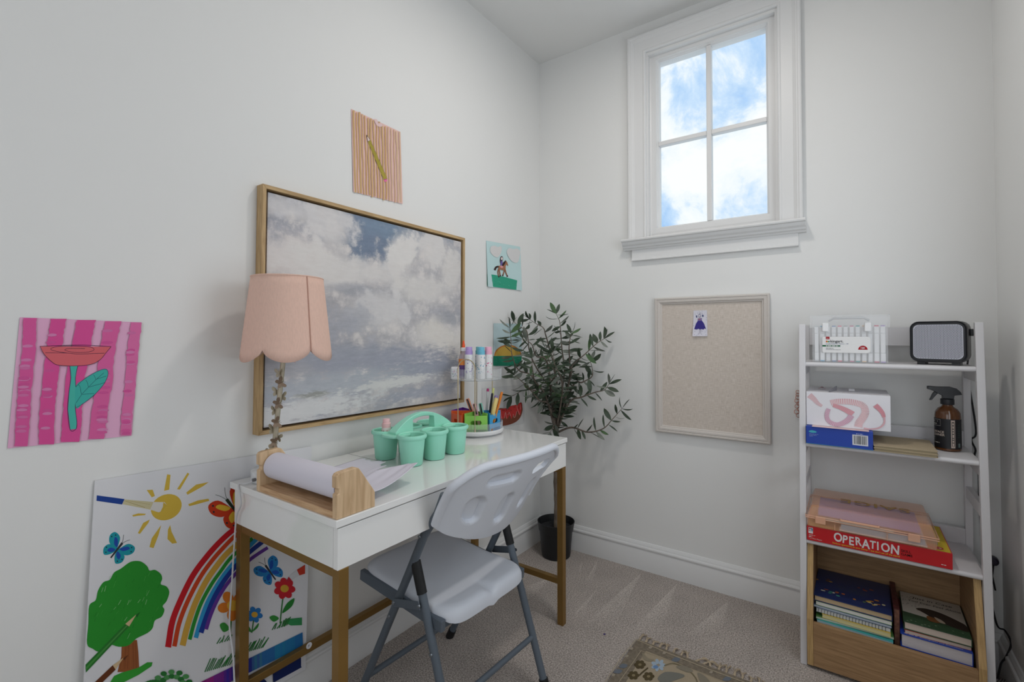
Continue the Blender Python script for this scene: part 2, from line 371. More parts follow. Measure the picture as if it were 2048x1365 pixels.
# unseen window added in the right wall beside the viewpoint to carry cool fill
win2 = bpy.data.objects.new('added_window_right', None); COL.objects.link(win2); win2.location = (XR, W2[0], W2[1] - W2[3] / 2); win2['kind'] = 'structure'
yA, yB, zA, zB = W2[0] - W2[2] / 2, W2[0] + W2[2] / 2, W2[1] - W2[3] / 2, W2[1] + W2[3] / 2
for (y0, y1, z0, z1) in ((yA - .09, yA, zA - .09, zB + .09), (yB, yB + .09, zA - .09, zB + .09), (yA, yB, zB, zB + .09), (yA, yB, zA - .09, zA)): MB().box(XR - .022, y0, z0, XR - .001, y1, z1).build('casing', M_trim, win2, bevel=.002)
MB().box(XR - .006, yA, zA, XR - .002, yB, zB).build('pane', mat('added_window_pane', (.82, .91, 1, 1), emit=.05), win2)
win3 = bpy.data.objects.new('added_window_front', None); COL.objects.link(win3); win3.location = (W3[0], YF, W3[1] - W3[3] / 2); win3['kind'] = 'structure'  # unseen window added in the front wall as a fill source
xA, xB, zA, zB = W3[0] - W3[2] / 2, W3[0] + W3[2] / 2, W3[1] - W3[3] / 2, W3[1] + W3[3] / 2
for (x0, x1, z0, z1) in ((xA - .09, xA, zA - .09, zB + .09), (xB, xB + .09, zA - .09, zB + .09), (xA, xB, zB, zB + .09), (xA, xB, zA - .09, zA)): MB().box(x0, YF + .001, z0, x1, YF + .022, z1).build('casing', M_trim, win3, bevel=.002)
MB().box(xA, YF + .002, zA, xB, YF + .006, zB).build('pane', mat('added_window_pane', (.82, .91, 1, 1), emit=.05), win3)
# ceiling lamps (above the frame); the rear one is added for fill
for (lx, ly), lab in ((KEY, 'white round flush ceiling lamp above the desk chair'), (FILL, 'added white round fill lamp on the ceiling behind the viewpoint')):
    t = thing('ceiling_lamp', lab, 'lamp', (lx, ly, CEIL))
    MB().lathe([(.0, 2.826), (.12, 2.826), (.12, 2.80), (.112, 2.79), (.100, 2.79), (.100, 2.80), (0, 2.80)], (lx, ly, 0), 40).build('trim_ring', M_trim, t, smooth=40)
    MB().lathe([(0, 2.792), (.098, 2.792), (.098, 2.797), (0, 2.797)], (lx, ly, 0), 40).build('diffuser', mat('lamp_diffuser', (1, .95, .9, 1), emit=3), t)

# ================================================================== DESK
M_desk = mat('desk_lacquer', (0.88, 0.88, 0.87, 1), rough=.10, spec=.5, coat=.3)
M_gold = mat('brass_paint', lin('#8f6f3c'), rough=.42, metal=.55, var=.08, vscale=9)
M_dark = mat('dark_gap', lin('#2a2a2c'), rough=.7)
DX0, DX1, DY0, DY1 = .0125, .530, -1.737, -.630
desk = thing('writing_desk', 'glossy white writing desk with square brass legs against the left wall', 'desk', ((DX0 + DX1) / 2, (DY0 + DY1) / 2, 0))
tp = MB(); tp.box(DX0, DY0, .752, DX1, DY1, .770); tp.build('desk_top', M_desk, desk, bevel=.0015)
MB().box(DX0 + .002, -1.332, .7698, .200, -1.3308, .7703).build('lid_seam', M_dark, desk)
ap = MB(); ap.box(.026, DY0 + .008, .652, .036, DY1 - .006, .7515); ap.build('back_panel', M_desk, desk, bevel=.001)
for ya in (DY0 + .008, DY1 - .024): MB().box(.036, ya, .652, .506, ya + .016, .7515).build('side_panel', M_desk, desk, bevel=.001)
MB().box(.036, DY0 + .024, .652, .500, DY1 - .024, .660).build('drawer_bottom', M_desk, desk)
MB().box(.507, DY0 + .008, .651, .525, DY1 - .004, .7478).build('drawer_front', M_desk, desk, bevel=.0012)
MB().box(.480, DY0 + .026, .7478, .5062, DY1 - .026, .7518).build('drawer_shadow_gap', M_dark, desk)
LG = .0265
lx0, lx1, ly0, ly1 = .030, .499, DY0 + .012, DY1 - .034
for nx, x in (('a', lx0), ('b', lx1)):
    for y in (ly0, ly1): MB().box(x, y, 0, x + LG, y + LG, .651 if True else 0).build('leg', M_gold, desk, bevel=.001)
for y in (ly0, ly1):
    MB().box(lx0 + LG, y + .001, .628, lx1, y + LG - .001, .651).build('upper_rail', M_gold, desk, bevel=.001)
    MB().box(lx0 + LG, y + .002, .165, lx1, y + LG - .002, .188).build('side_stretcher', M_gold, desk, bevel=.001)
MB().box(lx0 + .003, ly0 + LG, .165, lx0 + LG - .003, ly1, .188).build('back_stretcher', M_gold, desk, bevel=.001)
st = on(618, 1292, 0, lx0 + LG - .002)
sk = MB().lathe([(0, 0), (.010, 0), (.010, .0008), (0, .0008)], st, 20, axis=(1, 0, 0)).build('sticker', mat('sticker_white', '#e8e8ee', rough=.5), desk)
text('sticker_letter', 'F', sk, st + Vector((0, -.0035, -.0045)), (0, 1, 0), (0, 0, 1), .0115, ink('#202030'), off=.0012)

# ================================================================== FOLDING CHAIR
chair = thing('folding_chair', 'white plastic folding chair with grey steel legs pulled up to the desk', 'chair', (.40, -1.19, 0))
M_plast = mat('chair_plastic', lin('#d5d9e2'), rough=.42, spec=.4, bump=.18, bscale=900)
M_tube = mat('grey_powdercoat', lin('#5d6670'), rough=.45, spec=.4, bump=.05, bscale=700)
M_rub = mat('black_rubber', lin('#17181a'), rough=.6)
M_riv = mat('steel_rivet', lin('#8d949b'), rough=.35, metal=.8)
CHA = R_(2.5); CO = Vector((.180, -1.195, 0))
CM = Matrix.Translation(CO) @ Matrix.Rotation(-CHA, 4, 'Z')
def CP_(x, y, z): return CM @ Vector((x, y, z))
HW = .212
def tubex(z): return .520 * z if z < .60 else .312 + .46 * (z - .60)
for sy in (-1, 1):
    pth = [CP_(tubex(z), sy * HW, z) for z in (.03, .2, .4, .55, .62)] + [CP_(tubex(z) + .022, sy * HW, z) for z in (.70, .755)]
    MB().tube(pth, .0125, 12).build('long_leg', M_tube, chair, smooth=40)
    MB().tube([CP_(tubex(z), sy * HW, z) for z in (.0, .035)], .0155, 12).build('foot_cap', M_rub, chair, smooth=40)
    rp = [CP_(.262 + .395 * (.53 - z) * .92, sy * (HW + .0), z) for z in (.53, .4, .2, .03)]
    off = Vector((0, sy * .018, 0))
    MB().tube([CM @ (Vector((.283 + .342 * (.53 - z), sy * (HW - .004) , z))) for z in (.47, .3, .03)], .0125, 12).build('rear_leg', M_tube, chair, smooth=40)
    MB().tube([CM @ (Vector((.283 + .342 * (.53 - z), sy * (HW - .004), z))) for z in (.535, .45)], .0150, 12).build('leg_cap', M_rub, chair, smooth=40)
    MB().tube([CM @ (Vector((.283 + .342 * (.53 - z), sy * (HW - .004), z))) for z in (.035, .0)], .0160, 12).build('foot_cap', M_rub, chair, smooth=40)
    # flat link between the two legs
    a = CP_(tubex(.40) , sy * (HW + .016), .398); b = CP_(.283 + .342 * (.53 - .425) , sy * (HW + .014), .425)
    lk = MB().bar(a, b, .004, .024).build('link_bracket', M_tube, chair, bevel=.0015)
    for q in (a, b): MB().lathe([(0, 0), (.006, 0), (.005, .003), (0, .004)], q + Vector((0, sy * .002, 0)), 12, axis=(0, sy, 0)).build('rivet', M_riv, chair, smooth=40)
    q = CP_(tubex(.345), sy * (HW + .0125), .345); MB().lathe([(0, 0), (.006, 0), (.005, .003), (0, .004)], q, 12, axis=(0, sy, 0)).build('rivet', M_riv, chair, smooth=40)
    q = CP_(.283 + .342 * (.53 - .30), sy * (HW + .0085), .30); MB().lathe([(0, 0), (.006, 0), (.005, .003), (0, .004)], q, 12, axis=(0, sy, 0)).build('rivet', M_riv, chair, smooth=40)
    # seat rail
    MB().bar(CP_(-.006, sy * (HW - .022), .404), CP_(.380, sy * (HW - .022), .372), .018, .034).build('seat_rail', M_tube, chair, bevel=.003)
MB().tube([CP_(.055, -HW, .105), CP_(.055, HW, .105)], .0095, 10).build('crossbar', M_tube, chair, smooth=40)
MB().tube([CP_(.283 + .342 * .37, -HW, .16), CP_(.283 + .342 * .37, HW, .16)], .0095, 10).build('crossbar', M_tube, chair, smooth=40)
# seat: rounded-rectangle rings rolled over at the edge
def seat_out(k, n=104):
    a = 2 * math.pi * k / n; ca, sa = math.cos(a), math.sin(a); p = 7.0
    r = (abs(ca) ** p + abs(sa) ** p) ** (-1 / p); return r * ca, r * sa
def seat_z(u, s):
    z = .432 - .020 * u + .010 * math.exp(-((u - .06) / .12) ** 2) - .012 * math.exp(-((u - .55) / .28) ** 2) * (1 - .5 * s * s)
    return z - .014 * math.exp(-((u - .95) / .07) ** 2 - (s / .08) ** 2)
sm = MB(); NS = 104
RG = [(.02, 0), (.2, 0), (.4, 0), (.6, 0), (.75, 0), (.86, 0), (.92, .001), (.96, .004), (.985, .009), (1.0, .015), (1.0, .022), (.975, .024), (.95, .022), (.5, .020), (.02, .020)]
for kk, dz in RG:
    for k in range(NS):
        a_, b_ = seat_out(k); u = .5 + .5 * a_ * kk; sv = b_ * kk; sm.v.append(tuple(CP_(-.022 + .430 * u, sv * .190, seat_z(u, sv) - dz * (1 + 1.0 * max(0, (u - .75) / .25) ** 2))))
for r_ in range(len(RG) - 1):
    for k in range(NS): sm.f.append([r_ * NS + k, r_ * NS + (k + 1) % NS, (r_ + 1) * NS + (k + 1) % NS, (r_ + 1) * NS + k]); sm.m.append(0)
sm.f.append(list(range(NS))); sm.m.append(0); sm.f.append(list(range((len(RG) - 1) * NS, len(RG) * NS))[::-1]); sm.m.append(0)
sm.build('seat', M_plast, chair, smooth=50)
# backrest: bowed panel with moulded recesses and a hand hole
BR0, BR1 = .548, .835
def inrr(s, t, s0, s1, t0, t1, r=.5):
    cs, ct = (s0 + s1) / 2, (t0 + t1) / 2; hs, ht = (s1 - s0) / 2, (t1 - t0) / 2
    asp = .225 / .30 # s unit in t units: half width .225 m vs height .30 m
    ds, dt = abs(s - cs) * asp, abs(t - ct); hs *= asp; rad = min(hs, ht) * .98
    ds = max(0, ds - (hs - rad)); dt = max(0, dt - (ht - rad)); return rad - math.hypot(ds, dt)
REC = [(-.70, -.36, .20, .60), (-.07, .22, .16, .56), (.48, .72, .22, .62), (-.52, .06, .70, .86)]
def lerp_tab(x, T):
    for (x0, y0), (x1, y1) in zip(T, T[1:]):
        if x <= x1:
            f = (x - x0) / (x1 - x0); return y0 + (y1 - y0) * f
    return T[-1][1]
_zl = [(q.x, q.y) for q in spline([Vector(p) for p in ((-1, .662), (-.8, .630), (-.5, .599), (-.2, .576), (.1, .562), (.45, .556), (.75, .574), (.9, .595), (1, .625))], 8)]
def back_fn(u, v):
    s = 2 * u - 1; t = v; g = .5 + .5 * math.sin(s * math.pi / 2)
    zlo = lerp_tab(s, _zl)
    zhi = BR1 - .046 * max(0, (abs(s) - .55) / .45) ** 2.2 + .004 * (1 - s * s)
    z = zlo + (zhi - zlo) * t
    x = tubex(z) + .036 + .046 * (1 - s * s) + .040 * t * t * (.5 + .5 * g)
    d = 0
    for r_ in REC:
        k = inrr(s, t, *r_)
        if k > 0: d = max(d, .018 * min(1, k / .03))
    x -= d
    hwd = .222 + .014 * g + .013 * t
    return CP_(x, s * hwd, z)
HOLE = (.36, .86, .72, .86)
bk = MB(); bk.grid(back_fn, 130, 76, skip=lambda u, v: inrr(2 * u - 1, v, *HOLE) > 0)
bo = bk.build('backrest', M_plast, chair, smooth=60, solid=.014)
md = bo.modifiers.new('bv', 'BEVEL'); md.width = .004; md.segments = 2; md.limit_method = 'ANGLE'; md.angle_limit = R_(60)
# thick rolled rim along the top and sides
rim = []
for k in range(61):
    tt = k / 60
    if tt < .25: u, v = 0, .06 + .94 * tt / .25
    elif tt < .75: u, v = (tt - .25) / .5, 1
    else: u, v = 1, 1 - .94 * (tt - .75) / .25
    rim.append(back_fn(u, v))
rr_ = []
for i, q in enumerate(rim):
    if not rr_ or (q - rr_[-1]).length > .006: rr_.append(q)
MB().tube(rr_, .0125, 12).build('backrest_rim', M_plast, chair, smooth=50)
for sy in (-1,):
    q = CP_(tubex(.625) + .006, sy * (HW + .025), .628); MB().lathe([(0, 0), (.005, 0), (.004, .002), (0, .003)], q, 12, axis=(0, sy, 0)).build('screw', M_riv, chair, smooth=40)
# ================================================================== PAINTING
def painting_mat():
    m = bpy.data.materials.new('cloud_painting'); m.use_nodes = True; t = m.node_tree; p = t.nodes['Principled BSDF']; p.inputs['Roughness'].default_value = .55; p.inputs['Specular IOR Level'].default_value = .3
    g = t.nodes.new('ShaderNodeNewGeometry'); LK = t.links.new
    sp = t.nodes.new('ShaderNodeSeparateXYZ'); LK(g.outputs['Position'], sp.inputs[0])
    n = t.nodes.new('ShaderNodeTexNoise'); n.inputs['Scale'].default_value = 11; n.inputs['Detail'].default_value = 9; n.inputs['Roughness'].default_value = .66; LK(g.outputs['Position'], n.inputs[0])
    mps = t.nodes.new('ShaderNodeMapping'); mps.inputs['Scale'].default_value = (1, 9, 34); LK(g.outputs['Position'], mps.inputs[0])
    ns = t.nodes.new('ShaderNodeTexNoise'); ns.inputs['Scale'].default_value = 2.2; ns.inputs['Detail'].default_value = 6; ns.inputs['Roughness'].default_value = .65; LK(mps.outputs[0], ns.inputs[0])
    def math_(op, a, b=None, c=None):
        q = t.nodes.new('ShaderNodeMath'); q.operation = op
        for i, x in enumerate((a, b, c)):
            if x is None: continue
            if hasattr(x, 'default_value') or hasattr(x, 'links'): LK(x, q.inputs[i])
            else: q.inputs[i].default_value = x
        return q.outputs[0]
    base = t.nodes.new('ShaderNodeValToRGB'); e = base.color_ramp.elements
    e[0].position = .33; e[0].color = lin('#a5a7b3'); e[1].position = .66; e[1].color = lin('#dbd6d4')
    q = e.new(.5); q.color = lin('#b4b2b6'); LK(n.outputs['Fac'], base.inputs[0]); cur = base.outputs[0]
    def blob(px, py, ry, rz, col, amt, soft=.5, wob=1.5, ang=0, streak=False):
        nonlocal cur
        c = on(px, py, 0, .02); dy = math_('SUBTRACT', sp.outputs[1], c.y); dz = math_('SUBTRACT', sp.outputs[2], c.z)
        ca, sa = math.cos(R_(ang)), math.sin(R_(ang))
        a = math_('ADD', math_('MULTIPLY', dy, ca / ry), math_('MULTIPLY', dz, sa / ry)); b = math_('ADD', math_('MULTIPLY', dy, -sa / rz), math_('MULTIPLY', dz, ca / rz))
        d = math_('SQRT', math_('ADD', math_('MULTIPLY', a, a), math_('MULTIPLY', b, b)))
        nn = (ns if streak else n).outputs['Fac']
        d = math_('ADD', d, math_('MULTIPLY', math_('SUBTRACT', nn, .5), wob * 2.6))
        mr = t.nodes.new('ShaderNodeMapRange'); mr.interpolation_type = 'SMOOTHSTEP'; LK(d, mr.inputs[0]); mr.inputs[1].default_value = 1 + soft * .85; mr.inputs[2].default_value = 1 - soft * .85; mr.inputs[3].default_value = 0; mr.inputs[4].default_value = amt
        mx = t.nodes.new('ShaderNodeMixRGB'); LK(mr.outputs[0], mx.inputs[0]); LK(cur, mx.inputs[1]); mx.inputs[2].default_value = lin(col); cur = mx.outputs[0]
    # sky openings, cloud bodies, shaded bellies and the streaked low sky
    blob(790, 445, .34, .10, '#8e98a8', .75, .5, 1.4)
    blob(745, 470, .15, .13, '#75849a', .95, .5, 1.6, 25); blob(715, 425, .10, .06, '#7c8aa0', .8, .5, 1.5); blob(770, 455, .10, .05, '#7f93a8', .7, .6, 1.2); blob(560, 470, .10, .07, '#9799a6', .6); blob(625, 470, .05, .04, '#9a9ca8', .7)
    blob(590, 520, .17, .09, '#e0d9d6', .9, .5, 1.5); blob(655, 445, .09, .08, '#dedad9', .85, .5, 1.5); blob(570, 420, .08, .03, '#d9d6d7', .7); blob(640, 540, .14, .07, '#e0dcd9', .85)
    blob(800, 508, .07, .09, '#e3dfdc', .95, .4, 1.3, -25); blob(862, 500, .09, .08, '#dedad8', .9, .4); blob(900, 545, .06, .10, '#dcd8d5', .85, .5)
    blob(740, 545, .20, .045, '#dcd8d6', .85, .5); blob(845, 580, .14, .06, '#dcd8d5', .85, .5, 1.4); blob(700, 580, .10, .02, '#a2a4ad', .6, .6, .8)
    blob(870, 668, .14, .06, '#dfdad4', .9, .5); blob(760, 625, .14, .07, '#d9d6d6', .85, .5); blob(915, 690, .06, .10, '#dfdad4', .8)
    blob(700, 645, .12, .05, '#b5b6bd', .8); blob(905, 640, .08, .03, '#a0a2aa', .7, .6); blob(650, 660, .10, .05, '#acaeb8', .7)
    blob(720, 720, .46, .042, '#a0a3b0', .9, .6, 1.2, 0, True); blob(860, 735, .26, .035, '#9ba0ae', .9, .6, 1.2, 0, True); blob(650, 705, .18, .03, '#a4a7b2', .8, .6, 1.0)
    blob(640, 775, .34, .045, '#b3b8c0', .9, .6, 1.6, 2, True); blob(790, 765, .20, .018, '#d9d8d6', .9, .5, 1.6, 3, True); blob(840, 785, .20, .02, '#a2a6b4', .8, .6, 1.4, 3, True)
    blob(625, 790, .05, .012, '#97978f', .8, .5, 1.3, 0, True); blob(590, 825, .26, .035, '#dcdcdc', .9, .5, 1.5, 3, True); blob(560, 740, .10, .03, '#b6b6bb', .6, .5, 1, 0, True); blob(900, 800, .10, .02, '#c4bfbd', .8, .5, 1.4, 0, True); blob(730, 830, .20, .015, '#bcc0c6', .7, .5, 1.2, 0, True)
    fine = t.nodes.new('ShaderNodeMixRGB'); fine.blend_type = 'OVERLAY'; fine.inputs[0].default_value = .22; LK(cur, fine.inputs[1]); LK(ns.outputs['Fac'], fine.inputs[2])
    LK(fine.outputs[0], p.inputs['Base Color'])
    w1 = t.nodes.new('ShaderNodeTexNoise'); w1.inputs['Scale'].default_value = 500; LK(g.outputs['Position'], w1.inputs[0])
    b = t.nodes.new('ShaderNodeBump'); b.inputs['Strength'].default_value = .15; b.inputs['Distance'].default_value = .001; LK(w1.outputs['Fac'], b.inputs['Height']); LK(b.outputs[0], p.inputs['Normal'])
    return m
pt = thing('framed_painting', 'large framed painting of grey and blue clouds above the desk', 'painting', (.02, -1.19, .89))
M_oakf = wood('frame_wood', '#a98a5f', '#c4a578', (30, 30, 3), 4); M_oakh = wood('frame_wood_h', '#a98a5f', '#c4a578', (30, 3, 30), 4)
PYc = [Vector((.036, q[0], q[1])) for q in ((-1.661, 1.667), (-.715, 1.656), (-.718, .889), (-1.667, .895))]  # TL TR BR BL (front face)
def pin(i, d):
    c = sum(PYc, Vector()) / 4; a = PYc[i]; v = a - c; return Vector((a.x, a.y - math.copysign(d, v.y), a.z - math.copysign(d, v.z)))
BW = .0125
for i in range(4):
    j = (i + 1) % 4; mb = MB(); o0, o1, i0, i1 = PYc[i], PYc[j], pin(i, BW), pin(j, BW); bk_ = Vector((-.0355, 0, 0))
    mb.add([o0, o1, i1, i0, o0 + bk_, o1 + bk_, i1 + bk_, i0 + bk_], [(0, 1, 2, 3), (4, 7, 6, 5), (0, 4, 5, 1), (1, 5, 6, 2), (2, 6, 7, 3), (3, 7, 4, 0)])
    mb.build('frame_side', M_oakf if i % 2 else M_oakh, pt, bevel=.001)
bkp = Vector((-.022, 0, 0)); mb = MB(); mb.ngon([pin(i, BW - .001) + bkp for i in range(4)]); mb.build('backing', mat('frame_shadow', lin('#4a3a26'), rough=.8), pt)
cv = MB(); a = [pin(i, BW + .008) for i in range(4)]; d1, d2 = Vector((-.008, 0, 0)), Vector((-.021, 0, 0))
cv.add([q + d1 for q in a] + [q + d2 for q in a], [(0, 1, 2, 3), (0, 4, 5, 1), (1, 5, 6, 2), (2, 6, 7, 3), (3, 7, 4, 0)]); cv.build('canvas', painting_mat(), pt)

# ================================================================== CHILDREN'S DRAWINGS ON THE WALLS
WL = lambda a, b: on(a, b, 0, .004)
def sheet(name, label, cat, corners, col, n=10, curl=.006, edge=None):
    """paper taped to the left wall: outline given in photo pixels, unprojected to the wall"""
    c = [WL(*q) for q in corners]; base = sum(c, Vector()) / 4; t = thing(name, label, cat, (0, base.y, min(q.z for q in c)))
    def fn(u, v):
        top = c[0].lerp(c[1], u); bot = c[3].lerp(c[2], u); q = top.lerp(bot, v)
        if edge and v == 0: q.z += edge(u)
        q.x = .002 + curl * (2 * abs(u - .5)) ** 3 * v * .6; return q
    m_ = mat('paper_' + name, lin(col), rough=.8, spec=.2)
    MB().grid(fn, n, n).build('paper', m_, t)
    def art(px, py):
        return on(px, py, 0, .004)
    return t, Art(t, art, (1, 0, 0), z0=.0004, step=.000008)
# pink flower drawing
PK = lambda a, b: (a / 4.096, 600 + b / 4.096)
t, A = sheet('flower_drawing', 'pink striped drawing of a red flower with a teal stem taped to the left wall', 'drawing', [PK(165, 143), PK(1160, 185), PK(1082, 1115), PK(63, 1220)], '#e6b0d0', curl=.0)
A.begin('stripes')
def strp(pts, w, col, seed):
    random.seed(seed); P = spline([Vector(q) for q in pts], 8); l = []; r = []
    for q in P:
        l.append(PK(q.x - w / 2 + random.uniform(-6, 6), q.y)); r.append(PK(q.x + w / 2 + random.uniform(-6, 6), q.y))
    A.poly(l + r[::-1], col)
for k, (pts, w_, c_) in enumerate([([(245, 150), (235, 400), (205, 700), (190, 950), (170, 1200)], 110, '#ea62a8'), ([(480, 156), (450, 350), (415, 650), (385, 900), (380, 1185)], 125, '#ea58a2'),
    ([(705, 166), (660, 400), (610, 700), (590, 950), (575, 1165)], 155, '#ea58a2'), ([(930, 176), (880, 400), (850, 700), (810, 950), (790, 1140)], 130, '#eb6aab'), ([(1120, 186), (1090, 400), (1065, 700), (1040, 950), (1030, 1112)], 90, '#ec78b3')]):
    strp(pts, w_, c_, k)
random.seed(3)
for k in range(90):
    sx, y_, w_ = random.choice([(205, 0, 100), (1060, 0, 80), (860, 0, 100), (400, 0, 90)]); y_ = random.uniform(240, 1090); cx_ = sx + (600 - y_) * .06 + random.uniform(-8, 8)
    if 380 < y_ < 560 and 300 < cx_ < 900: continue
    A.blob([PK(cx_ - w_ * .4, y_), PK(cx_, y_ - 9), PK(cx_ + w_ * .4, y_ - 3), PK(cx_ + w_ * .38, y_ + 10), PK(cx_, y_ + 16), PK(cx_ - w_ * .42, y_ + 12)], random.choice(['#e58cc0', '#e765a9', '#e27ab4', '#e25ea4']), 3)
A.begin('flower_head').poly([PK(*q) for q in spline([Vector(q) for q in [(328, 383), (360, 445), (420, 505), (475, 535), (600, 542), (740, 530), (820, 490), (870, 430), (908, 385)]], 4)], '#e86f78')
for l_ in ([(325, 382), (500, 374), (700, 372), (910, 384)], [(328, 383), (360, 445), (420, 505), (475, 535), (600, 542), (740, 530), (820, 490), (870, 430), (908, 385)], [(370, 434), (540, 436), (640, 444), (855, 438)], [(560, 438), (450, 420), (415, 402), (470, 384), (600, 378), (730, 386), (770, 408), (720, 428), (600, 430), (530, 412), (570, 399), (695, 400)]):
    A.line([PK(*q) for q in l_], .9, '#4a2b45')
A.begin('stem').poly([PK(*q) for q in [(572, 545), (635, 543), (618, 640), (622, 760), (615, 880), (628, 1000), (622, 1058), (575, 1064), (556, 900), (566, 760), (578, 640)]], '#4fc3b4')
A.line([PK(*q) for q in [(572, 545), (580, 640), (564, 760), (554, 900), (574, 1064), (622, 1058), (628, 1000), (615, 880), (622, 760), (616, 640), (635, 543)]], .9, '#2b3a5c')
A.begin('leaf').blob([PK(*q) for q in [(618, 715), (690, 650), (790, 590), (865, 568), (884, 610), (850, 690), (770, 780), (680, 850), (622, 885)]], '#46bdb2')
A.line([PK(*q) for q in [(618, 715), (690, 650), (790, 590), (865, 568), (884, 610), (850, 690), (770, 780), (680, 850), (622, 885)]], .8, '#2b3a5c')
for l_ in ([(622, 845), (670, 775), (725, 715), (785, 655), (850, 598)], [(665, 775), (655, 715), (640, 695)], [(722, 715), (715, 680), (700, 655)], [(785, 655), (775, 630), (765, 615)], [(675, 775), (770, 768)], [(730, 715), (860, 678)], [(790, 650), (870, 625)]): A.line([PK(*q) for q in l_], .9, '#2f6f78')
A.flush()
# pencil drawing
PE = lambda a, b: (660 + a / 3.25, 200 + b / 3.25)
t, A = sheet('pencil_drawing', 'orange and pink striped drawing of a pencil taped above the framed painting', 'drawing', [PE(140, 57), PE(460, 207), PE(472, 676), PE(152, 597)], '#e9c3bd', curl=.004)
A.begin('stripes')
for k in range(17):
    u = (k + .55) / 17; random.seed(k); w_ = .018 + random.uniform(-.006, .006); x0, x1 = 142 + u * 318, 154 + u * 316
    P = []; Q = []
    for j in range(9):
        v = j / 8; xc = x0 + (x1 - x0) * v + random.uniform(-2.2, 2.2); y0 = 62 + u * 148; y1 = 598 + u * 74; yy = y0 + (y1 - y0) * v + (random.uniform(-6, 10) if j in (0, 8) else 0)
        P.append(PE(xc - w_ * 260, yy)); Q.append(PE(xc + w_ * 260, yy))
    A.poly(P + Q[::-1], random.choice(['#dcb27c', '#dab582', '#deb788']) if u < .72 else random.choice(['#e4bf9c', '#e6c4a6']))
A.begin('torn_notch').blob([PE(*q) for q in [(285, 128), (305, 128), (312, 150), (328, 152), (342, 160), (350, 156), (335, 174), (312, 172), (300, 160)]], '#f2d3d2', 3)
A.begin('pencil').poly([PE(*q) for q in [(245, 270), (262, 262), (371, 515), (349, 522)]], '#c9b84e').poly([PE(*q) for q in [(237, 228), (262, 262), (245, 272)]], '#f1d9d0').poly([PE(*q) for q in [(236, 226), (243, 238), (238, 243)]], '#2e2630')
A.ell(PE(360, 523), 3.5, 3.2, '#f07fb0')
for l_ in ([(245, 270), (349, 520)], [(262, 262), (371, 513)], [(250, 268), (356, 519)], [(256, 265), (364, 516)], [(237, 228), (245, 270)], [(237, 228), (262, 262)], [(245, 271), (262, 263)], [(349, 520), (371, 513)]): A.line([PE(*q) for q in l_], .55, '#5b4a2c', False)
A.flush()
# horse and rider
HO = lambda a, b: (960 + a / 10.5, 470 + b / 10.5)
t, A = sheet('horse_drawing', 'drawing of a rider on a brown horse over green grass taped beside the painting', 'drawing', [HO(135, 120), HO(850, 250), HO(868, 1170), HO(150, 1090)], '#c4dfe0', curl=.012)
A.begin('cloud').blob([HO(*q) for q in [(230, 250), (310, 230), (370, 255), (440, 240), (455, 310), (430, 400), (370, 470), (280, 440), (215, 350)]], '#e9e7e6').blob([HO(*q) for q in [(560, 350), (610, 280), (700, 300), (770, 290), (840, 340), (830, 460), (790, 580), (690, 570), (600, 470)]], '#e9e8e8')
A.begin('grass').poly([HO(*q) for q in [(150, 820), (300, 840), (500, 880), (700, 935), (855, 980), (866, 1168), (700, 1148), (500, 1120), (300, 1095), (152, 1070)]], '#3cae8e')
random.seed(5)
for k in range(26):
    x_ = random.uniform(180, 830); y_ = 900 + (x_ - 150) * .17 + random.uniform(0, 110); A.line([HO(x_, y_), HO(x_ + random.uniform(10, 45), y_ + random.uniform(-6, 24))], .5, random.choice(['#6cc9ae', '#2f9f80']), False)
A.begin('horse').blob([HO(*q) for q in [(388, 660), (430, 645), (480, 650), (510, 600), (540, 555), (560, 560), (585, 620), (588, 655), (560, 625), (540, 650), (535, 720), (500, 745), (450, 735), (395, 720)]], '#b07a5c')
for l_ in ([(395, 700), (375, 780), (392, 880)], [(400, 710), (415, 800), (428, 870)], [(515, 720), (500, 790), (478, 855)], [(525, 720), (545, 800), (575, 870)]): A.line([HO(*q) for q in l_], 2.2, '#a06d52')
for q in ((393, 880), (428, 862), (478, 852), (573, 868)): A.ell(HO(*q), 1.4, 1.6, '#3d2f2e')
A.line([HO(390, 665), HO(340, 680), HO(305, 740)], (3.2, 4.2), '#3d2f2e').blob([HO(*q) for q in [(465, 640), (480, 590), (520, 550), (545, 540), (530, 590), (500, 640), (480, 655)]], '#3d2f2e')
A.begin('rider').poly([HO(*q) for q in [(428, 640), (430, 560), (445, 540), (470, 545), (475, 600), (462, 640)]], '#7565ad').ell(HO(453, 500), 2.9, 4.8, '#4b3a44').ell(HO(457, 500), 1.9, 3.0, '#f3e6e2').ell(HO(452, 672), 3.2, 2.2, '#f0a8ac', 20)
A.line([HO(428, 500), HO(424, 540), HO(430, 590)], 1.2, '#4b3a44').line([HO(470, 560), HO(500, 550)], .8, '#f3e6e2', False).flush()
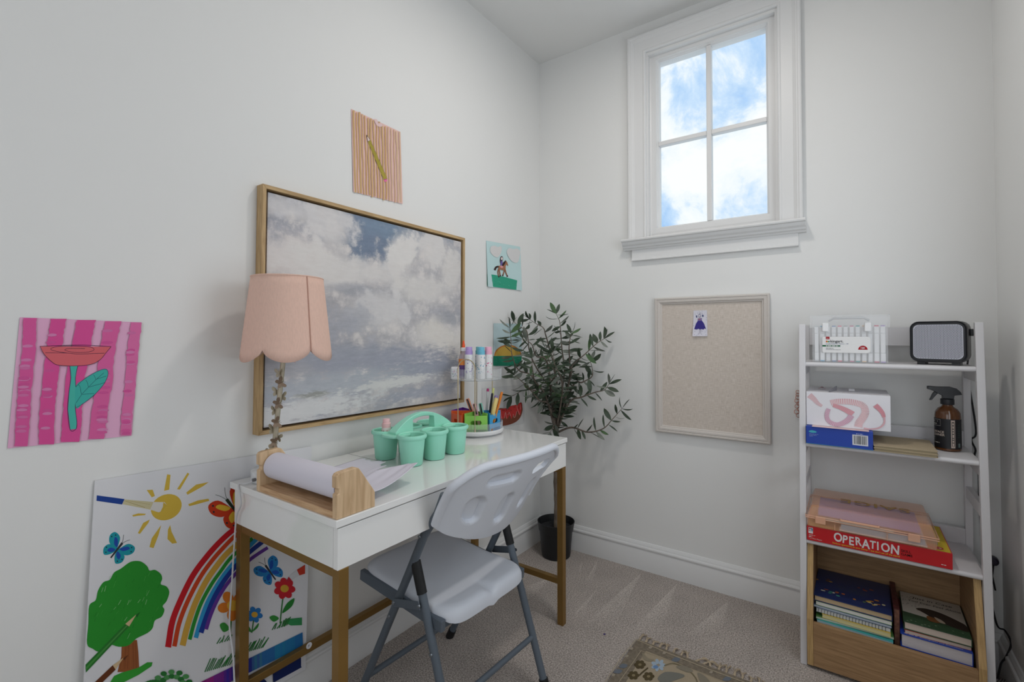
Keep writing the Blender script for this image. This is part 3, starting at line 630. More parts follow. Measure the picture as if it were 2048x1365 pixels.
# sunset drawing
SU = lambda a, b: (960 + a / 4.266, 600 + b / 4.266)
t, A = sheet('sunset_drawing', 'drawing of an orange sun over green ground half hidden by the olive tree', 'drawing', [SU(118, 200), SU(360, 205), SU(352, 568), SU(113, 565)], '#c3d9de', curl=.004)
A.begin('sun').poly([SU(120 + 118 - 118 * math.cos(math.pi * k / 20), 482 - 98 * math.sin(math.pi * k / 20)) for k in range(21)], '#d98a3a').poly([SU(125 + 113 - 113 * math.cos(math.pi * k / 20) * .95, 482 - 88 * math.sin(math.pi * k / 20)) for k in range(21)], '#e3bb58')
A.begin('ground').poly([SU(*q) for q in [(114, 480), (356, 478), (352, 566), (113, 563)]], '#2c9a78')
random.seed(9)
for k in range(30): x_ = random.uniform(120, 340); y_ = random.uniform(490, 555); A.line([SU(x_, y_), SU(x_ + random.uniform(5, 18), y_ + random.uniform(-6, 10))], .7, random.choice(['#1f8465', '#53b295']), False)
A.flush()
# watermelon drawing
WM = lambda a, b: (970 + a / 11.37, 760 + b / 11.37)
t, A = sheet('watermelon_drawing', 'white sheet with a red and brown fruit slice drawing behind the pen bins', 'drawing', [WM(-60, 190), WM(900, 110), WM(900, 990), WM(-60, 1180)], '#d8d8d8', curl=.0)
A.begin('slice').blob([WM(*q) for q in [(300, 680), (460, 650), (560, 600), (700, 570), (825, 515), (850, 620), (850, 720), (800, 860), (700, 960), (560, 1020), (430, 1045), (300, 1040)]], '#8d4f3c')
A.begin('flesh').poly([WM(*q) for q in [(310, 680), (460, 650), (560, 610), (700, 575), (822, 518), (835, 640), (800, 800), (760, 790), (730, 700), (690, 830), (640, 800), (600, 900), (560, 800), (500, 900), (450, 830), (420, 890), (350, 880), (305, 860)]], '#d8413f')
for l_ in ([(440, 880), (465, 740), (490, 890)], [(520, 800), (550, 740), (580, 830)], [(640, 780), (660, 860), (690, 830), (720, 720)], [(720, 580), (740, 680), (790, 800)], [(350, 690), (360, 800), (380, 880)], [(800, 560), (810, 680)]): A.line([WM(*q) for q in l_], .8, '#e8a6a0')
for q in ((395, 695), (430, 700), (480, 690), (540, 670), (520, 760), (660, 620), (735, 740), (760, 640), (590, 700)): A.begin('seed').ell(WM(*q), .6, 1.3, '#3a1d1c')
A.flush()

# ================================================================== POSTER-BOARD PACK LEANING BEHIND THE DESK
PX_ = .0235
pb = thing('poster_board', 'large white poster board printed with a sun, rainbow, tree and flowers leaning behind the desk', 'poster board', (.02, -1.76, .11))
PB0 = Vector((.0065, -1.76, .835)); PBN = Vector((.72, 0, .0195)).normalized() # leans: top on the wall, foot in front of the baseboard
PB = lambda a, b: onp(a, b, PB0, PBN)
c4 = [PB(190, 962), PB(623, 893.5), PB(611, 1340)]; c4.append(c4[0] + c4[2] - c4[1])
mb = MB(); dn = PBN * -.004; mb.add(c4 + [q + dn for q in c4], [(0, 1, 2, 3), (7, 6, 5, 4), (0, 4, 5, 1), (1, 5, 6, 2), (2, 6, 7, 3), (3, 7, 4, 0)])
mb.build('board', mat('poster_white', lin('#dedee2'), rough=.45, spec=.35), pb)
A = Art(pb, PB, PBN, z0=.0002, step=.000008)
Z2 = lambda a, b: (140 + a / 2.935, 900 + b / 2.935)
Z5 = lambda a, b: (160 + a / 5.15, 1100 + b / 5.15)
A.begin('sun_print').ell(Z2(565, 338), 32, 25, '#e0bd4a', -25)
for r_ in ([(450, 237), (485, 235), (498, 272), (480, 280)], [(570, 145), (590, 148), (582, 235), (552, 242)], [(690, 135), (700, 142), (645, 235), (628, 232)], [(815, 190), (780, 215), (690, 265), (682, 252), (740, 205)], [(812, 288), (818, 300), (740, 322), (700, 332), (694, 320), (750, 298)],
           [(365, 385), (400, 374), (445, 376), (440, 384), (400, 388), (370, 393)], [(468, 410), (460, 430), (410, 495), (398, 490), (430, 430)], [(535, 442), (520, 500), (490, 578), (466, 572), (480, 520)], [(588, 442), (595, 480), (628, 548), (600, 552), (572, 525), (575, 470)]): A.poly([Z2(*q) for q in r_], '#e0bd4a')
A.begin('brush_print').poly([Z2(*q) for q in [(157, 268), (320, 290), (305, 322), (155, 300)]], '#23479b').poly([Z2(*q) for q in [(320, 292), (490, 307), (470, 352), (308, 320)]], '#d9cfa6').poly([Z2(*q) for q in [(490, 307), (555, 308), (568, 325), (545, 358), (520, 368), (470, 352)]], '#e6e2dc')
A.line([Z2(320, 300), Z2(440, 340)], .8, '#a99a62', False).line([Z2(330, 298), Z2(470, 322)], .6, '#b8a970', False).poly([Z2(*q) for q in [(548, 308), (568, 325), (545, 358), (530, 366), (545, 335)]], '#d9b748')
def butterfly(c, s, ang, w1, w2, body):
    ca, sa = math.cos(R_(ang)), math.sin(R_(ang)); X_ = lambda a, b: (c[0] + s * (a * ca - b * sa), c[1] + s * (a * sa + b * ca))
    for sg in (-1, 1):
        A.blob([X_(*q) for q in [(sg * .08, -.1), (sg * .35, -.75), (sg * .85, -.85), (sg * 1.0, -.45), (sg * .7, -.02), (sg * .1, .1)]], w1, 4); A.blob([X_(*q) for q in [(sg * .08, .05), (sg * .65, .05), (sg * .8, .5), (sg * .5, .85), (sg * .15, .5)]], w1, 4)
        A.blob([X_(*q) for q in [(sg * .1, -.12), (sg * .4, -.55), (sg * .65, -.55), (sg * .4, -.15)]], w2, 4); A.blob([X_(*q) for q in [(sg * .1, .1), (sg * .45, .2), (sg * .5, .5), (sg * .2, .4)]], w2, 4)
        for q in ((.7, -.7), (.85, -.45), (.68, .35), (.5, .65)): A.ell(X_(sg * q[0], q[1]), s * .05, s * .05, '#23303a', 0, 8)
        A.line([X_(0, -.5), X_(sg * .12, -.8), X_(sg * .28, -1.05)], .8, body)
    A.line([X_(0, -.55), X_(0, .75)], (s * .16, s * .10), body, False)
A.begin('butterfly_print'); butterfly(Z2(278, 585), 29, 38, '#209fae', '#2550b0', '#38393f')
A.begin('butterfly_print'); butterfly(Z2(960, 345), 42, -38, '#d3401f', '#e8bd3c', '#2f3d2c')
A.begin('butterfly_print'); butterfly(Z2(1172, 715), 27, -35, '#2a86c9', '#1f55b4', '#38393f')
A.begin('rainbow_print')
for pts, w_, c_ in (([(575, 1160), (600, 1010), (650, 880), (720, 740), (800, 630), (880, 540), (965, 465), (1060, 405)], 12, '#d3202c'), ([(612, 1155), (640, 1020), (690, 890), (760, 755), (830, 655), (900, 575), (970, 505), (1060, 440)], 9, '#da4a24'), ([(660, 1150), (690, 1030), (735, 900), (800, 770), (870, 670), (920, 610), (975, 560), (1060, 490)], 12, '#e0b04a'),
    ([(702, 1115), (730, 1010), (770, 900), (830, 790), (890, 705), (930, 650), (975, 605), (1070, 520)], 7.5, '#2f9a36'), ([(738, 1105), (765, 1010), (805, 900), (860, 800), (910, 725), (960, 665), (1020, 600), (1100, 520)], 9, '#35a4dd'), ([(768, 1075), (800, 980), (840, 880), (890, 790), (945, 715), (1000, 655), (1050, 605), (1130, 540)], 10, '#233f9d'), ([(798, 1055), (825, 970), (865, 880), (910, 805), (965, 735), (1020, 680), (1070, 635), (1160, 575)], 7.5, '#6a3aa0')):
    A.line([Z2(*q) for q in pts], (w_, w_ * .85), c_)
A.begin('tree_print').poly([Z5(*q) for q in [(430, 940), (585, 930), (600, 1060), (608, 1220), (500, 1260), (385, 1260), (425, 1100)]], '#9a5a33')
for k in range(6): A.line([Z5(450 + k * 24, 960), Z5(430 + k * 30, 1230)], .7, random.choice(['#7d4626', '#b06c40']), False)
A.blob([Z5(*q) for q in [(95, 575), (160, 520), (185, 420), (240, 335), (305, 310), (350, 235), (420, 195), (520, 125), (620, 120), (690, 170), (715, 215), (770, 208), (830, 250), (845, 300), (830, 355), (890, 380), (918, 440), (890, 530), (850, 580), (868, 620), (840, 690), (770, 730), (745, 810), (690, 860), (580, 915), (500, 985), (400, 1000), (300, 980), (200, 1050), (130, 1020), (72, 970), (85, 760)]], '#2f9a33', 4)
random.seed(2)
for k in range(60):
    x_, y_ = random.uniform(130, 830), random.uniform(230, 930)
    if (x_ - 470) ** 2 / 370 ** 2 + (y_ - 560) ** 2 / 380 ** 2 < 1: A.line([Z5(x_, y_), Z5(x_ + random.uniform(12, 30), y_ - random.uniform(25, 60))], random.uniform(.4, .9), random.choice(['#4fb04d', '#257f2b', '#257f2b', '#9ed49a']), False)
A.begin('grass_print').poly([Z5(*q) for q in [(300, 1380), (350, 1300), (430, 1265), (520, 1240), (600, 1215), (690, 1160), (745, 1160), (735, 1200), (600, 1290), (430, 1375)]], '#3aa63a')
A.begin('pencil_print').poly([Z5(*q) for q in [(55, 1185), (465, 765), (505, 790), (60, 1265)]], '#2f7d33').poly([Z5(*q) for q in [(55, 1215), (480, 775), (490, 783), (58, 1240)]], '#4c9a46').poly([Z5(*q) for q in [(465, 765), (580, 665), (505, 790)]], '#dfc39a').poly([Z5(*q) for q in [(572, 672), (620, 640), (585, 700)]], '#1f6b2a')
A.begin('pencil_print').poly([Z5(*q) for q in [(140, 1375), (335, 1190), (365, 1235), (215, 1380)]], '#6d3b20').poly([Z5(*q) for q in [(335, 1190), (450, 1110), (365, 1235)]], '#dfc39a').poly([Z5(*q) for q in [(440, 1118), (500, 1080), (455, 1140)]], '#6b3b22')
def flower(c, s, pet, mid, n=6, a0=0):
    for k in range(n):
        a = a0 + 2 * math.pi * k / n; q = (c[0] + s * .62 * math.cos(a), c[1] + s * .62 * math.sin(a)); A.ell(q, s * .42, s * .34, pet, math.degrees(a), 14)
    A.ell(c, s * .40, s * .36, mid, 0, 16)
A.begin('flower_print').line([Z2(950, 920), Z2(938, 1090)], 3, '#2f7d33', False).blob([Z2(*q) for q in [(935, 1050), (900, 1070), (878, 1030), (905, 1015)]], '#3d9440'); flower(Z2(955, 915), 30, '#e0802c', '#e8b440', 5, .4)
A.begin('flower_print').line([Z2(1082, 970), Z2(1066, 1075)], 2, '#2f7d33', False).blob([Z2(*q) for q in [(1066, 1070), (1036, 1055), (1040, 1025)]], '#3d9440').blob([Z2(*q) for q in [(1066, 1070), (1100, 1045), (1105, 1018)]], '#3d9440'); flower(Z2(1082, 968), 16, '#2f7fc9', '#e8b440', 6, .2)
A.begin('flower_print').line([Z2(1255, 820), Z2(1240, 940), Z2(1232, 1020)], 2.2, '#2f7d33').blob([Z2(*q) for q in [(1245, 960), (1270, 905), (1315, 872), (1300, 920)]], '#2f8a3a').blob([Z2(*q) for q in [(1225, 990), (1195, 1010), (1170, 985), (1195, 972)]], '#3a9640'); flower(Z2(1258, 815), 21, '#d02a36', '#d9a83c', 7, .1)
A.begin('marker_print').poly([Z2(*q) for q in [(1330, 705), (1378, 675), (1378, 728), (1345, 738)]], '#d0402c').poly([Z2(*q) for q in [(1330, 705), (1345, 738), (1300, 765), (1282, 745)]], '#e2e2e6').poly([Z2(*q) for q in [(1282, 745), (1300, 765), (1265, 778)]], '#c23040')
A.begin('marker_print').poly([Z2(*q) for q in [(1265, 1005), (1290, 992), (1360, 985), (1360, 1030), (1295, 1032), (1270, 1020)]], '#3c9a5c')
A.flush(); random.seed(11)
def tuft(x0, y0, n, dx, h, col='#2f7d3a'):
    for k in range(n):
        x_ = x0 + k * dx; A.line([Z2(x_, y0 - k * dx * .28), Z2(x_ + h * .55 + random.uniform(-6, 6), y0 - k * dx * .28 - h + random.uniform(-10, 10))], 1.7, col, False)

for q in ((1030, 1190, 10, 11, 62), (790, 1305, 13, 12, 70), (860, 1140, 6, 15, 36), (1185, 1058, 6, 14, 34), (1240, 1040, 4, 10, 50)): A.begin('tuft_print'); tuft(*q)
A.begin('bush_print')
for k in range(26): a = 2 * math.pi * k / 13 + .3; rr0 = (60 if k < 13 else 95); A.ell(Z2(600 + rr0 * 1.05 * math.cos(a), 1375 + rr0 * .75 * math.sin(a)), 6.5, 5, '#2f7d3a' if k % 2 else '#57a05c', 0, 10)
for k in range(10): A.ell(Z2(430 + k * 14, 1380 - 20 * math.sin(k * .35)), 5, 4, '#2f7d3a', 0, 10)
A.begin('band_print'); ramp = ['#8a1f78', '#9c2a86', '#7f2f92', '#5f2f9a', '#432f9c', '#2f3a9c', '#3f6aa8', '#3f7fa6', '#2f6fae', '#2a86b4', '#2a7fb6', '#2a74b4', '#3ea05a']
nst = 54; T0, T1 = Vector((330, 1399)), Vector((604.3, 1265)); B0, B1 = Vector((330, 1428)), Vector((605, 1293))
for k in range(nst):
    u0, u1 = k / nst, (k + 1) / nst; c_ = ramp[min(len(ramp) - 1, int(max(0, (u0 - .25) / .75) * (len(ramp) - 1) + random.uniform(0, .99)))]
    A.poly([T0.lerp(T1, u0), T0.lerp(T1, u1), B0.lerp(B1, u1), B0.lerp(B1, u0)], c_)
N1 = lambda a, b: (460 + a / 11.378, 1260 + b / 11.378)
A.begin('badge_print').blob([N1(*q) for q in [(985, 905), (1120, 840), (1560, 622), (1598, 618), (1606, 660), (1606, 830), (1590, 870), (1130, 1120), (1010, 1185), (975, 1180), (970, 1100), (970, 930)]], '#1c2c66', 3)
A.begin('badge_print').ell(N1(600, 1290), 22, 16, '#1c2c66', -25)
A.flush()
M_wink = ink('#e6e6ee'); o_ = PB(*N1(1090, 985)); o2 = PB(*N1(1470, 790)); ud = (o2 - o_).normalized(); vd = PBN.cross(ud)
text('badge_text', '22x28', pb, o_, ud, vd, .024, M_wink, off=.0026, bold=.02, shear=.2, squash=.95)
o_ = PB(*N1(1065, 1115)); text('badge_text', 'INCHES', pb, o_, ud, vd, .0225, M_wink, off=.0026, bold=.03, squash=1.02)
o_ = PB(*N1(545, 1190)); text('badge_text', 'TH:', pb, o_, ud, vd, .016, M_wink, off=.0026, bold=.02)
DZ = .7702
# ================================================================== TABLE LAMP
LC = Vector((.088, -1.652, DZ)); lamp = thing('table_lamp', 'table lamp with pink scalloped shade, butterfly stem and marble base at the desk end', 'lamp', LC)
M_marble = mat('marble', lin('#d9dadc'), rough=.25, var=.18, vscale=40, detail=8)
M_pewter = mat('pewter', lin('#b9b09c'), rough=.42, metal=.5, var=.1, vscale=60)
M_pewd = mat('pewter_dark', lin('#857260'), rough=.45, metal=.5)
M_shade = mat('shade_linen', lin('#e6c2b2'), rough=.9, spec=.1, bump=.25, bscale=900, vstretch=(1, 1, .25), var=.04, vscale=300)
MB().lathe([(0, 0), (.053, 0), (.056, .003), (.056, .032), (.051, .036), (0, .036)], LC, 40).build('base', M_marble, lamp, smooth=40)
sl = Vector((.098, .004, 0)) # the stem leans a little into the room
def stem(z): return LC + Vector((0, 0, z)) + sl * (max(0, z - .03) / .6) * 1.0
MB().tube([stem(z) for z in (.03, .15, .3, .45, .56)], .0072, 12).build('stem', M_pewter, lamp, smooth=40)
MB().lathe([(0, 0), (.012, 0), (.012, .004), (.008, .008), (0, .010)], stem(.034), 20).build('collar', M_pewter, lamp, smooth=40)
MB().lathe([(0, 0), (.017, 0), (.017, .05), (.010, .06), (0, .06)], stem(.40), 20).build('socket', M_pewd, lamp, smooth=40)
MB().lathe([(0, 0), (.012, .004), (.028, .04), (.030, .06), (.022, .085), (0, .095)], stem(.455), 20).build('bulb', mat('bulb_glass', '#e9e6de', rough=.3), lamp, smooth=40)
ZB, ZT = .368, .597; SB, ST = .1215, .0960; AX = stem(.48) - LC
SEAM = R_(0)
def shade_fn(u, v):
    a = SEAM + 2 * math.pi * u; sc = abs(math.sin(3 * (a - SEAM))) # six scallops
    zb = ZB + .022 - .034 * sc ** .62; z = zb + (ZT - zb) * v; f = (z - ZB) / (ZT - ZB); r = SB + (ST - SB) * f
    return Vector((LC.x + AX.x + r * math.cos(a), LC.y + AX.y + r * math.sin(a), LC.z + z))
sh = MB().grid(shade_fn, 120, 10).build('lamp_shade', M_shade, lamp, smooth=60, solid=.0016)
MB().tube([shade_fn(.0005, v / 8) * 1 + Vector((math.cos(SEAM), math.sin(SEAM), 0)) * .0012 for v in range(9)], .0011, 6).build('seam', mat('shade_seam', lin('#b98d7d'), rough=.9), sh, smooth=40)
tr = [Vector((LC.x + AX.x + ST * math.cos(2 * math.pi * k / 48), LC.y + AX.y + ST * math.sin(2 * math.pi * k / 48), LC.z + ZT)) for k in range(48)]
MB().tube(tr, .0022, 6, closed=True).build('rim_trim', M_shade, sh, smooth=40)
for k in range(3):
    a = k * 2.094 + .4; MB().tube([stem(.545), Vector((LC.x + AX.x + ST * math.cos(a), LC.y + AX.y + ST * math.sin(a), LC.z + ZT - .004))], .0016, 6).build('shade_spoke', M_pewd, lamp)
def bfly_mesh():
    mb = MB(); 
    for sg in (-1, 1):
        for pl, up in (([(0, .05), (.35, .55), (.85, .75), (1.0, .45), (.7, .1), (.1, -.05)], .30), ([(0, -.05), (.55, -.02), (.75, -.35), (.5, -.65), (.15, -.45)], .22)):
            P = smooth_loop([Vector((sg * a, b, up * abs(a))) for a, b in pl], 3); n = len(P)
            mb.add([q + Vector((0, 0, .02)) for q in P] + [q - Vector((0, 0, .02)) for q in P], [tuple(range(n)), tuple(range(n, 2 * n))[::-1]] + [(i, (i + 1) % n, n + (i + 1) % n, n + i) for i in range(n)])
        mb.tube([(0, .45, 0), (sg * .12, .65, .08), (sg * .22, .80, .12)], .025, 5)
    mb.tube([(0, -.5, 0), (0, -.2, .02), (0, .1, .03), (0, .35, .02), (0, .48, 0)], [.03, .07, .09, .08, .05], 8); return mb
for k, (z, ad, sc, roll, dk) in enumerate([(.070, -150, .020, 25, 0), (.088, -35, .016, -35, 0), (.112, -30, .014, -95, 1), (.148, -130, .018, 20, 0), (.172, -25, .015, -75, 1), (.205, -125, .017, 15, 0), (.228, -35, .015, -70, 1), (.262, -140, .017, 10, 0), (.290, -25, .015, -65, 1), (.318, -80, .016, 0, 0), (.125, 100, .016, 10, 0), (.245, 110, .016, -20, 0)]):
    a = R_(ad - 15); nrm = Vector((math.cos(a), math.sin(a), 0)); zz = Vector((0, 0, 1)); tx = zz.cross(nrm)
    M = Matrix.Translation(stem(z) + nrm * .008) @ Matrix((tx, zz, nrm)).transposed().to_4x4() @ Matrix.Rotation(R_(roll), 4, 'Z') @ Matrix.Scale(sc * 1.15, 4)
    bfly_mesh().xf(M).build('butterfly', M_pewd if dk else M_pewter, lamp, smooth=30)
tas = stem(.36) + Vector((.025, .012, 0))
for k in range(3): MB().tube([tas + Vector((0, 0, .03)), tas + Vector((.002 * k, 0, .01)), tas + Vector((.006 * k, .004, -.008 - .002 * k))], .0006, 5).build('thread', mat('pink_thread', lin('#d9b4b4')), lamp)
# lamp cord: a thing running over the desk edge to the floor
cb = LC + Vector((.012, -.055, .014)); pc = [cb, cb + Vector((-.006, -.010, -.006)), Vector((cb.x - .016, -1.727, DZ + .0045)), Vector((cb.x - .028, -1.7400, DZ + .002)), on(482, 1008, 1, -1.7435), on(473, 1035, 1, -1.7435), on(468, 1100, 1, -1.7435), on(463, 1180, 1, -1.7435), on(459, 1250, 1, -1.7435), on(466, 1310, 1, -1.7435), on(470, 1380, 1, -1.7435), on(478, 1450, 1, -1.744)]
pc.append(Vector((pc[-1].x, -1.745, .006)))
M_cord = mat('white_cord', lin('#cfcfd2'), rough=.4)
ct = MB().tube(spline(pc, 8), .0024, 8).build('lamp_cord', M_cord, None, smooth=40); tag(ct, 'thin white lamp cord hanging over the left end of the desk', 'cord')
MB().lathe([(0, 0), (.0045, 0), (.0045, .012), (0, .012)], cb + Vector((0, .004, 0)), 14, axis=(0, -1, 0)).build('cord_plug', mat('plug_grey', lin('#6d6f72')), ct, smooth=40)

# ================================================================== PAPER ROLL AND ITS HOLDER
M_pine = wood('pine_side', '#c3a27c', '#dfc09a', (22, 22, 2.2), 3.2, rough=.5); M_pineb = wood('pine_base', '#b88f68', '#d8b48c', (2.5, 30, 30), 4, rough=.5)
hd = thing('paper_roll_holder', 'light pine paper roll holder with angled end panels on the desk corner', 'holder', (.34, -1.675, DZ))
EP = [(-1.733, 0), (-1.733, .058), (-1.727, .060), (-1.727, .070), (-1.7345, .073), (-1.7345, .100), (-1.730, .106), (-1.722, .108), (-1.680, .110), (-1.672, .107), (-1.667, .101), (-1.626, .042), (-1.623, .036), (-1.623, 0)]
for xa in (.158, .508): MB().prism(EP, lambda a, b: (xa, a, DZ + b), (.018, 0, 0)).build('end_panel', M_pine, hd, bevel=.002)
MB().box(.176, -1.732, DZ, .508, -1.626, DZ + .016).build('base_board', M_pineb, hd, bevel=.001)
MB().tube([(.163, -1.690, DZ + .064), (.522, -1.690, DZ + .064)], .009, 14).build('dowel', M_pineb, hd, smooth=40)
M_paper = mat('drawing_paper', lin('#dedbe6'), rough=.85, spec=.15)
rl = thing('paper_roll', 'roll of white drawing paper with a torn loose sheet curling over the desk', 'paper roll', (.34, -1.690, DZ + .03))
MB().lathe([(.010, 0), (.0355, 0), (.0355, .322), (.010, .322), (.010, 0)], (.181, -1.690, DZ + .064), 40, axis=(1, 0, 0)).build('roll', M_paper, rl, smooth=40)
def sheet_fn(u, v):
    x = .190 + .305 * u; s = v
    if s < .25:
        a = R_(-20 + 110 * s / .25) ; cy, cz = -1.690, DZ + .064
        a0 = R_(25) - a; y = cy + .0362 * math.cos(a0); z = cz + .0362 * math.sin(a0); 
        if z < cz: y = cy + .0362
    else:
        f = (s - .25) / .75; torn = .035 * math.sin(u * 7) + .012 * math.sin(u * 23 + 1) + .006 * math.sin(u * 61) + (.045 * max(0, u - .70) if u > .7 else 0) - .03 * math.exp(-((u - .66) / .05) ** 2)
        y0 = -1.690 + .034; ln = .262 + torn - .05 * u * u
        y = y0 + ln * f; z = DZ + .040 * (1 - f) ** 3 + .001 + .010 * f * math.sin(f * 3) + .070 * (f ** 2) * max(0, (u - .30)) ** 1.2 + .010 * f * f
        x += -.045 * f + .020 * f * u
    return Vector((x, y, z))
MB().grid(sheet_fn, 60, 40).build('loose_sheet', M_paper, rl, smooth=60, solid=.0003)

# ================================================================== MINT CADDY
M_mint = mat('mint_plastic', lin('#9fe6cd'), rough=.38, spec=.4)
cd_c = Vector((.246, -1.195, DZ)); cda = R_(-2.0)
caddy = thing('craft_caddy', 'mint green plastic caddy with six cups and a centre handle on the desk', 'caddy', cd_c)
CDM = Matrix.Translation(cd_c) @ Matrix.Rotation(cda, 4, 'Z')
CUPS = [(sx * .068, k * .1025) for sx in (-1, 1) for k in (-1, 0, 1)]
for cx, cy in CUPS:
    c = CDM @ Vector((cx, cy, 0))
    MB().lathe([(0, .001), (.033, .001), (.0355, .004), (.0425, .078), (.0425, .088), (.0475, .0885), (.0495, .092), (.0495, .097), (.047, .101), (.0435, .102), (.0405, .099), (.0395, .088), (.034, .008), (0, .006)], c, 36).build('cup', M_mint, caddy, smooth=35)
# deck joining the cups
dk = MB(); dk.prism(smooth_loop([Vector((a, b)) for a, b in [(-.03, -.15), (.03, -.15), (.045, -.10), (.022, -.05), (.045, 0), (.022, .05), (.045, .10), (.03, .15), (-.03, .15), (-.045, .10), (-.022, .05), (-.045, 0), (-.022, -.05), (-.045, -.10)]], 4), lambda a, b: CDM @ Vector((a, b, .088)), (0, 0, .008)); dk.build('deck', M_mint, caddy, bevel=.002)
# arched handle with grip opening: outline in (y,z)
def arch(r0, n=24): return [(-.138 + .276 * k / n, .094 + .062 * math.sin(math.pi * k / n) ** .8) for k in range(n + 1)]
hh = MB(); prof = arch(0)
op = [(-.050, .098), (.050, .098), (.052, .108), (.050, .134), (.030, .1415), (0, .1435), (-.030, .1415), (-.050, .134), (-.052, .108)]
wl = .014
def hw_(y): return .015 + .010 * (abs(y) / .138) ** 2
left = [q for q in prof if q[0] <= -.0519] + [(-.052, prof_z) for prof_z in ()]
def top(y): return .094 + .062 * max(0, math.sin(math.pi * (y + .138) / .276)) ** .8
for sg in (-1, 1): # two solid ends
    ys = [sg * (.130 - .080 * k / 10) for k in range(11)]; V = []
    for y in ys:
        w_ = hw_(y); V += [CDM @ Vector((-w_, y, .090)), CDM @ Vector((w_, y, .090)), CDM @ Vector((w_ * .80, y, top(y))), CDM @ Vector((-w_ * .80, y, top(y)))]
    fs = []
    for k in range(10): fs += [(4 * k + i, 4 * k + (i + 1) % 4, 4 * k + 4 + (i + 1) % 4, 4 * k + 4 + i) for i in range(4)]
    fs += [(0, 1, 2, 3), (40, 43, 42, 41)]; MB().add(V, fs).build('handle_end', M_mint, caddy, smooth=50, bevel=.002)
V = []; ys = [-.052 + .104 * k / 14 for k in range(15)]
for y in ys:
    w_ = hw_(y) * .80; zt = top(y); V += [CDM @ Vector((-w_, y, zt - .014)), CDM @ Vector((w_, y, zt - .014)), CDM @ Vector((w_, y, zt)), CDM @ Vector((-w_, y, zt))]
fs = []
for k in range(14): fs += [(4 * k + i, 4 * k + (i + 1) % 4, 4 * k + 4 + (i + 1) % 4, 4 * k + 4 + i) for i in range(4)]
MB().add(V, fs + [(0, 1, 2, 3), (56, 59, 58, 57)]).build('handle_grip', M_mint, caddy, smooth=50, bevel=.003)
# small pink-capped bottle standing in the near back cup
pbk = CDM @ Vector((-.068, -.1025, .008)) + Vector((.012, -.008, 0))
bt = thing('pink_cap_bottle', 'small white bottle with pale pink cap standing in a mint caddy cup', 'bottle', pbk)
MB().lathe([(0, 0), (.014, 0), (.0165, .003), (.0165, .098), (.0155, .103), (0, .103)], pbk, 28).build('body', mat('bottle_white', lin('#e4dcd8'), rough=.4), bt, smooth=40)
M_pcap = mat('pale_pink_plastic', lin('#edbfc0'), rough=.4)
MB().lathe([(.0, .103), (.0150, .103), (.0150, .117), (.0122, .119), (.0122, .130), (.0108, .132), (0, .132)], pbk, 28).build('cap', M_pcap, bt, smooth=35)
dr = MB()
for k in range(12): a = R_(-130 + 14 * k); c = pbk + Vector((.0166 * math.cos(a), .0166 * math.sin(a), .089 + .004 * math.sin(k * 2.1))); dr.lathe([(0, 0), (.0022 if k % 2 else .0014, 0), (0, .0003)], c, 8, axis=(math.cos(a), math.sin(a), 0))
o_ = dr.build('dot_print', mat('terracotta', lin('#b9604a')), bt); o_['kind'] = 'stuff'

# ================================================================== TWO-TIER TURNTABLE ORGANISER
TC = Vector((.152, -.775, DZ)); org = thing('turntable_organizer', 'round two-tier turntable with white base, brass wire arches and clear top tray', 'organizer', TC)
M_wht = mat('white_plastic', lin('#e3e3e4'), rough=.3)
MB().lathe([(0, 0), (.100, 0), (.104, .004), (.110, .006), (.119, .009), (.122, .014), (.122, .021), (.119, .025), (.1185, .026), (.115, .0255), (.113, .014), (0, .012)], TC, 56).build('base', M_wht, org, smooth=35)
M_acr = milky('clear_acrylic', '#dfe3e6', .26, .06)
def ribs(z0, z1, r, n=60):
    def fn(u, v):
        a = 2 * math.pi * u; rr0 = r + .0016 * math.sin(a * n); return TC + Vector((rr0 * math.cos(a), rr0 * math.sin(a), z0 + (z1 + .0035 * abs(math.sin(a * n / 2)) - z0) * v))
    return MB().grid(fn, n * 6, 2)
ribs(.0255, .054, .1170).build('lower_ribbed_wall', M_acr, org, smooth=60)
ut = ribs(.240, .283, .112); ut.build('tray_ribbed_wall', M_acr, org, smooth=60)
MB().lathe([(0, .237), (.110, .237), (.1135, .240), (.110, .2405), (0, .2395)], TC, 56).build('tray_floor', M_acr, org, smooth=40)
MB().tube([TC + Vector((.1125 * math.cos(2 * math.pi * k / 56), .1125 * math.sin(2 * math.pi * k / 56), .2385)) for k in range(56)], .0013, 6, closed=True).build('tray_edge', milky('acrylic_edge', '#a8aeb4', .55, .1), org, smooth=40)
M_brs = mat('champagne_wire', lin('#c9b894'), rough=.3, metal=.8)
for ang, hwid in ((-72, .0385), (108, .0385)):
    a = R_(ang); c = Vector((math.cos(a), math.sin(a), 0)); tn = Vector((-c.y, c.x, 0)); r0 = .1075
    pth = [TC + c * r0 - tn * hwid + Vector((0, 0, z)) for z in (.024, .15, .27, .290)]
    pth += [TC + c * r0 + tn * (-hwid * math.cos(math.pi * k / 12)) + Vector((0, 0, .290 + hwid * math.sin(math.pi * k / 12))) for k in range(1, 12)]
    pth += [TC + c * r0 + tn * hwid + Vector((0, 0, z)) for z in (.290, .27, .15, .024)]
    MB().tube(pth, .0022, 8).build('wire_arch', M_brs, org, smooth=40)
    for sg in (-1, 1): MB().tube([TC + c * r0 + tn * (hwid * sg) + Vector((0, 0, z)) for z in (.0235, .038)], .0042, 10).build('wire_ferrule', M_brs, org, smooth=40)
